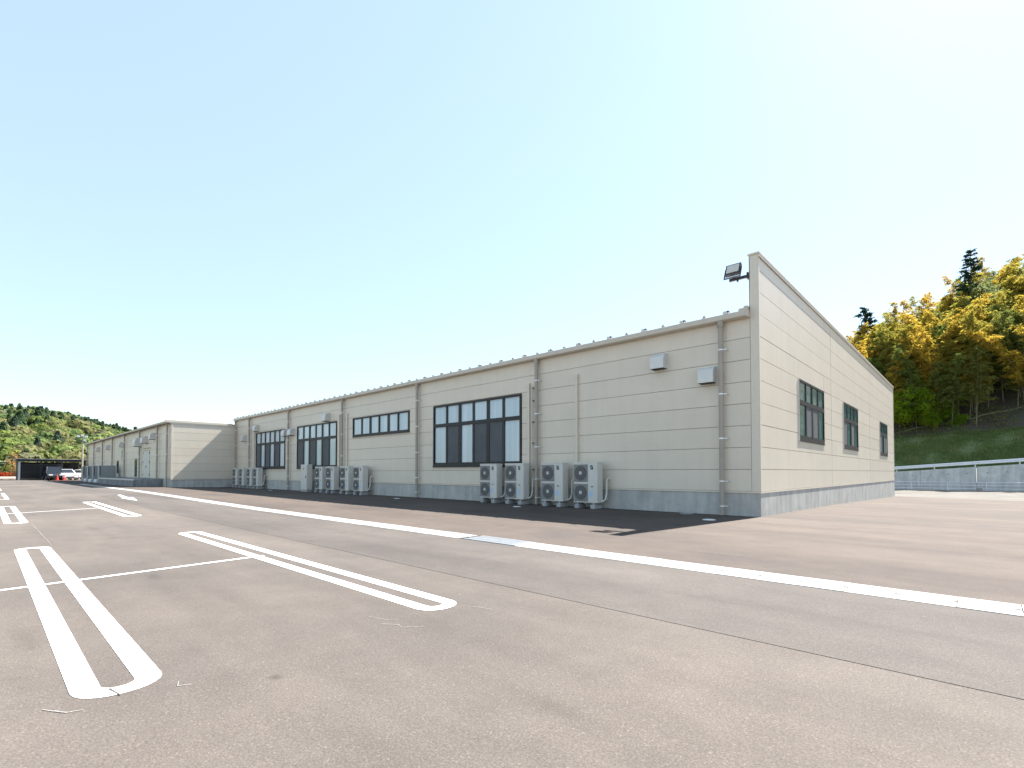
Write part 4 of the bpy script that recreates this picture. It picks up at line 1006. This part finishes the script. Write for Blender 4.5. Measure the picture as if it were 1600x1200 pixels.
# ------------------------------------------------------------------ carport, cars, cones, lamp post
cp = thing('carport', 'black flat-roofed carport with slatted screens at the far end of the lot', 'carport', (-93, 0, .11))
ya, yb = -10.85, -3.9
mb = MB(); mb.add([(0.4, ya - .3, 2.62), (.4, yb + .3, 2.62), (-8, yb + .3, 2.75), (-8, ya - .3, 2.75), (.4, ya - .3, 2.80), (.4, yb + .3, 2.80), (-8, yb + .3, 2.93), (-8, ya - .3, 2.93)],
    [(0, 3, 2, 1), (4, 5, 6, 7), (0, 1, 5, 4), (1, 2, 6, 5), (2, 3, 7, 6), (3, 0, 4, 7)]); cr = mb.build('roof', M['carport'], cp)
mb = MB(); mb.box(-8.1, .45, ya - .35, yb + .35, 2.935, 2.99); mb.build('roof_sheet', M['carport_roof'], cr)
for y in (ya, ya + 2.2, ya + 4.4, yb):
    for x in (0, -7.6):
        mb = MB(); mb.box(x - .09, x + .09, y - .09, y + .09, 0, 2.65); mb.build('post', M['galv'] if (y == ya and x == 0) else M['carport'], cp)
mb = MB(); mb.box(-.05, .05, ya, ya + 4.4, 1.05, 1.15); mb.box(-.05, .05, ya, ya + 4.4, 2.2, 2.3); mb.box(-.05, .05, ya, ya + 4.4, .08, .16); mb.build('screen_rail', M['carport'], cp)
k = 0; y = ya + .14
while y < ya + 4.3:
    mb = MB(); mb.box(-.03, .03, y - .045, y + .045, .10, 2.28); mb.build('slat', M['carport'], cp); y += .16
mb = MB(); mb.box(-7.75, -7.69, ya, yb, .1, 2.6); mb.build('back_panel', M['carport'], cp)
mb = MB(); mb.box(-7.6, 0, ya - .02, ya + .02, .1, 2.6); mb.build('side_panel', M['carport'], cp)

def car(x, y, rz, paint, label, L=4.3, Wd=1.72, H=1.55, van=False):
    t = thing('parked_car', label, 'car', (x, y, .12), rz, 'cars at the carport')
    # side profile, x forward
    h = L / 2
    low = [(-h, .35), (-h, .85), (-h + .1, 1.0), (h - 1.25, .98), (h - .25, .80), (h, .62), (h, .35), (h - .15, .22), (-h + .1, .22)]
    mb = MB(); mb.prism(low, lambda u, v, d: (u, d, v), -Wd / 2, Wd / 2); b = mb.build('body', paint, t, bevel=.05)
    top = [(-h + .12, .98), (-h + (.2 if van else .55), H), (h - (1.9 if van else 2.1), H), (h - (1.1 if van else 1.25), .96)]
    mb = MB(); n = 4
    vs = [(u, s * (Wd / 2 - .04 - (.16 if v > 1.2 else 0)), v) for s in (-1, 1) for u, v in top]
    mb.add(vs, [(3, 2, 1, 0), (4, 5, 6, 7), (0, 1, 5, 4), (1, 2, 6, 5), (2, 3, 7, 6), (3, 0, 4, 7)]); mb.build('glasshouse', M['pane_dark'], t)
    mb = MB(); mb.box(-h + (.18 if van else .5), h - (1.85 if van else 2.05), -Wd / 2 + .18, Wd / 2 - .18, H - .02, H + .03); mb.build('roof', paint, t, bevel=.02)
    for s in (-1, 1):
        mb = MB()
        for (p, q) in ((0, 1), (2, 3)):
            a = top[p]; c = top[q]; ya_ = s * (Wd / 2 - .04); yb_ = s * (Wd / 2 - .2)
            pa = (a[0], ya_ if a[1] < 1.2 else yb_, a[1]); pc = (c[0], ya_ if c[1] < 1.2 else yb_, c[1]); mb.cyl(pa, pc, .05, .05, 6)
        mb.build('pillar', paint, t)
        mb = MB(); mb.box(h - .14, h + .01, s * .55 - .2, s * .55 + .2, .62, .78); mb.build('headlight', M['car_lamp'], t, bevel=.02)
        for wx in (-h + .8, h - .85):
            mb = MB(); mb.cyl((wx, s * (Wd / 2 - .2), .32), (wx, s * (Wd / 2 + .01), .32), .32, .32, 18); w = mb.build('wheel', M['tyre'], t)
            mb = MB(); mb.cyl((wx, s * (Wd / 2), .32), (wx, s * (Wd / 2 + .02), .32), .2, .19, 14); mb.build('rim', M['rim'], w)
    mb = MB(); mb.box(h - .02, h + .02, -.4, .4, .34, .50); mb.build('bumper_grille', M['black'], t)
car(-91.5, -7.5, R(4), M['car_dark'], 'dark van in the shade of the carport behind the cones', 4.6, 1.8, 1.9, True)
car(-91.2, -6.1, R(8), M['car_white'], 'white hatchback with its nose out of the carport', 3.9, 1.66, 1.5)
car(-97.5, -4.1, R(14), M['car_white'], 'white car parked at the right end of the carport', 4.2, 1.7, 1.45)
car(-95.4, -6.9, R(8), M['car_silver'], 'silver car half hidden behind the white hatchback', 4.0, 1.66, 1.52)
for x, y, lb in ((-87.2, -7.35, 'red traffic cone in front of the dark van'), (-86.6, -6.72, 'red traffic cone in front of the white hatchback')):
    t = thing('traffic_cone', lb, 'traffic cone', (x, y, .115))
    mb = MB(); mb.cyl((0, 0, .04), (0, 0, .72), .15, .03, 14); mb.build('body', M['cone'], t, smooth=True)
    mb = MB(); mb.box(-.2, .2, -.2, .2, 0, .045); mb.build('base', M['cone'], t)
lp = thing('lamp_post', 'slim dark lamp post with clustered floodlights behind the end of the block', 'lamp post', (-88, -4.72, .1))
mb = MB(); mb.path([(0, 0, 0), (0, 0, 6.3)], [.11, .08], 10); mb.build('pole', M['pipe'], lp)
mb = MB(); mb.box(-.06, .06, -.55, .4, 5.95, 6.03); mb.box(-.06, .06, -.25, .3, 5.4, 5.46); mb.build('crossarm', M['black'], lp)
for y, z in ((-.5, 6.15), (-.05, 6.3), (.35, 6.12), (.2, 5.6)):
    mb = MB(); mb.box(-.05, .18, y - .16, y + .16, z - .12, z + .12); mb.build('lamp_head', M['galv'], lp, bevel=.02)

# grey partition cabinets beside the dock
for i, x in enumerate((-61.6, -65.6, -69.6, -73.6)):
    t = thing('equipment_cabinet', 'tall grey equipment cabinet beside the loading dock, ' + ('nearest the dock', 'second from the dock', 'third from the dock', 'farthest from the dock')[i], 'cabinet', (x, -5.45, 0), 0, 'grey equipment cabinets by the dock')
    mb = MB(); mb.box(-.55, .55, -.72, .62, .12, 1.9); b = mb.build('casing', M['equip'], t, bevel=.015)
    mb = MB(); mb.box(.552, .562, -.60, .50, .3, 1.78); mb.build('door', M['equip'], b)
    mb = MB(); mb.box(.553, .566, -.69, -.62, .85, 1.85); mb.build('gap_shade', M['black'], b)  # black strip on the casing paints in the dark gap between cabinets
    mb = MB(); mb.box(-.5, .5, -.65, .55, 0, .12); mb.build('base', M['foot'], t)
    if i:
        u = thing('round_drum', 'small white drum at the foot of the grey cabinet, ' + ('', 'closest to the dock', 'middle one of three', 'farthest from the dock')[i], 'drum', (x + .95, -5.95, 0), 0, 'white drums by the cabinets')
        mb = MB(); prof = [(0, .02), (.16, .02), (.22, .12), (.22, .34), (.15, .46), (0, .48)]
        n = 16; vs = [(r_ * math.cos(2 * math.pi * k / n), r_ * math.sin(2 * math.pi * k / n), z) for r_, z in prof[1:-1] for k in range(n)]
        fs = [(j * n + k, j * n + (k + 1) % n, (j + 1) * n + (k + 1) % n, (j + 1) * n + k) for j in range(3) for k in range(n)] + [tuple(range(n - 1, -1, -1)), tuple(range(3 * n, 4 * n))]
        mb.add(vs, fs); mb.build('body', M['car_white'], u, smooth=True)
        mb = MB(); mb.cyl((0, 0, .45), (0, 0, .5), .05, .05, 10); mb.build('lid', M['galv'], u)
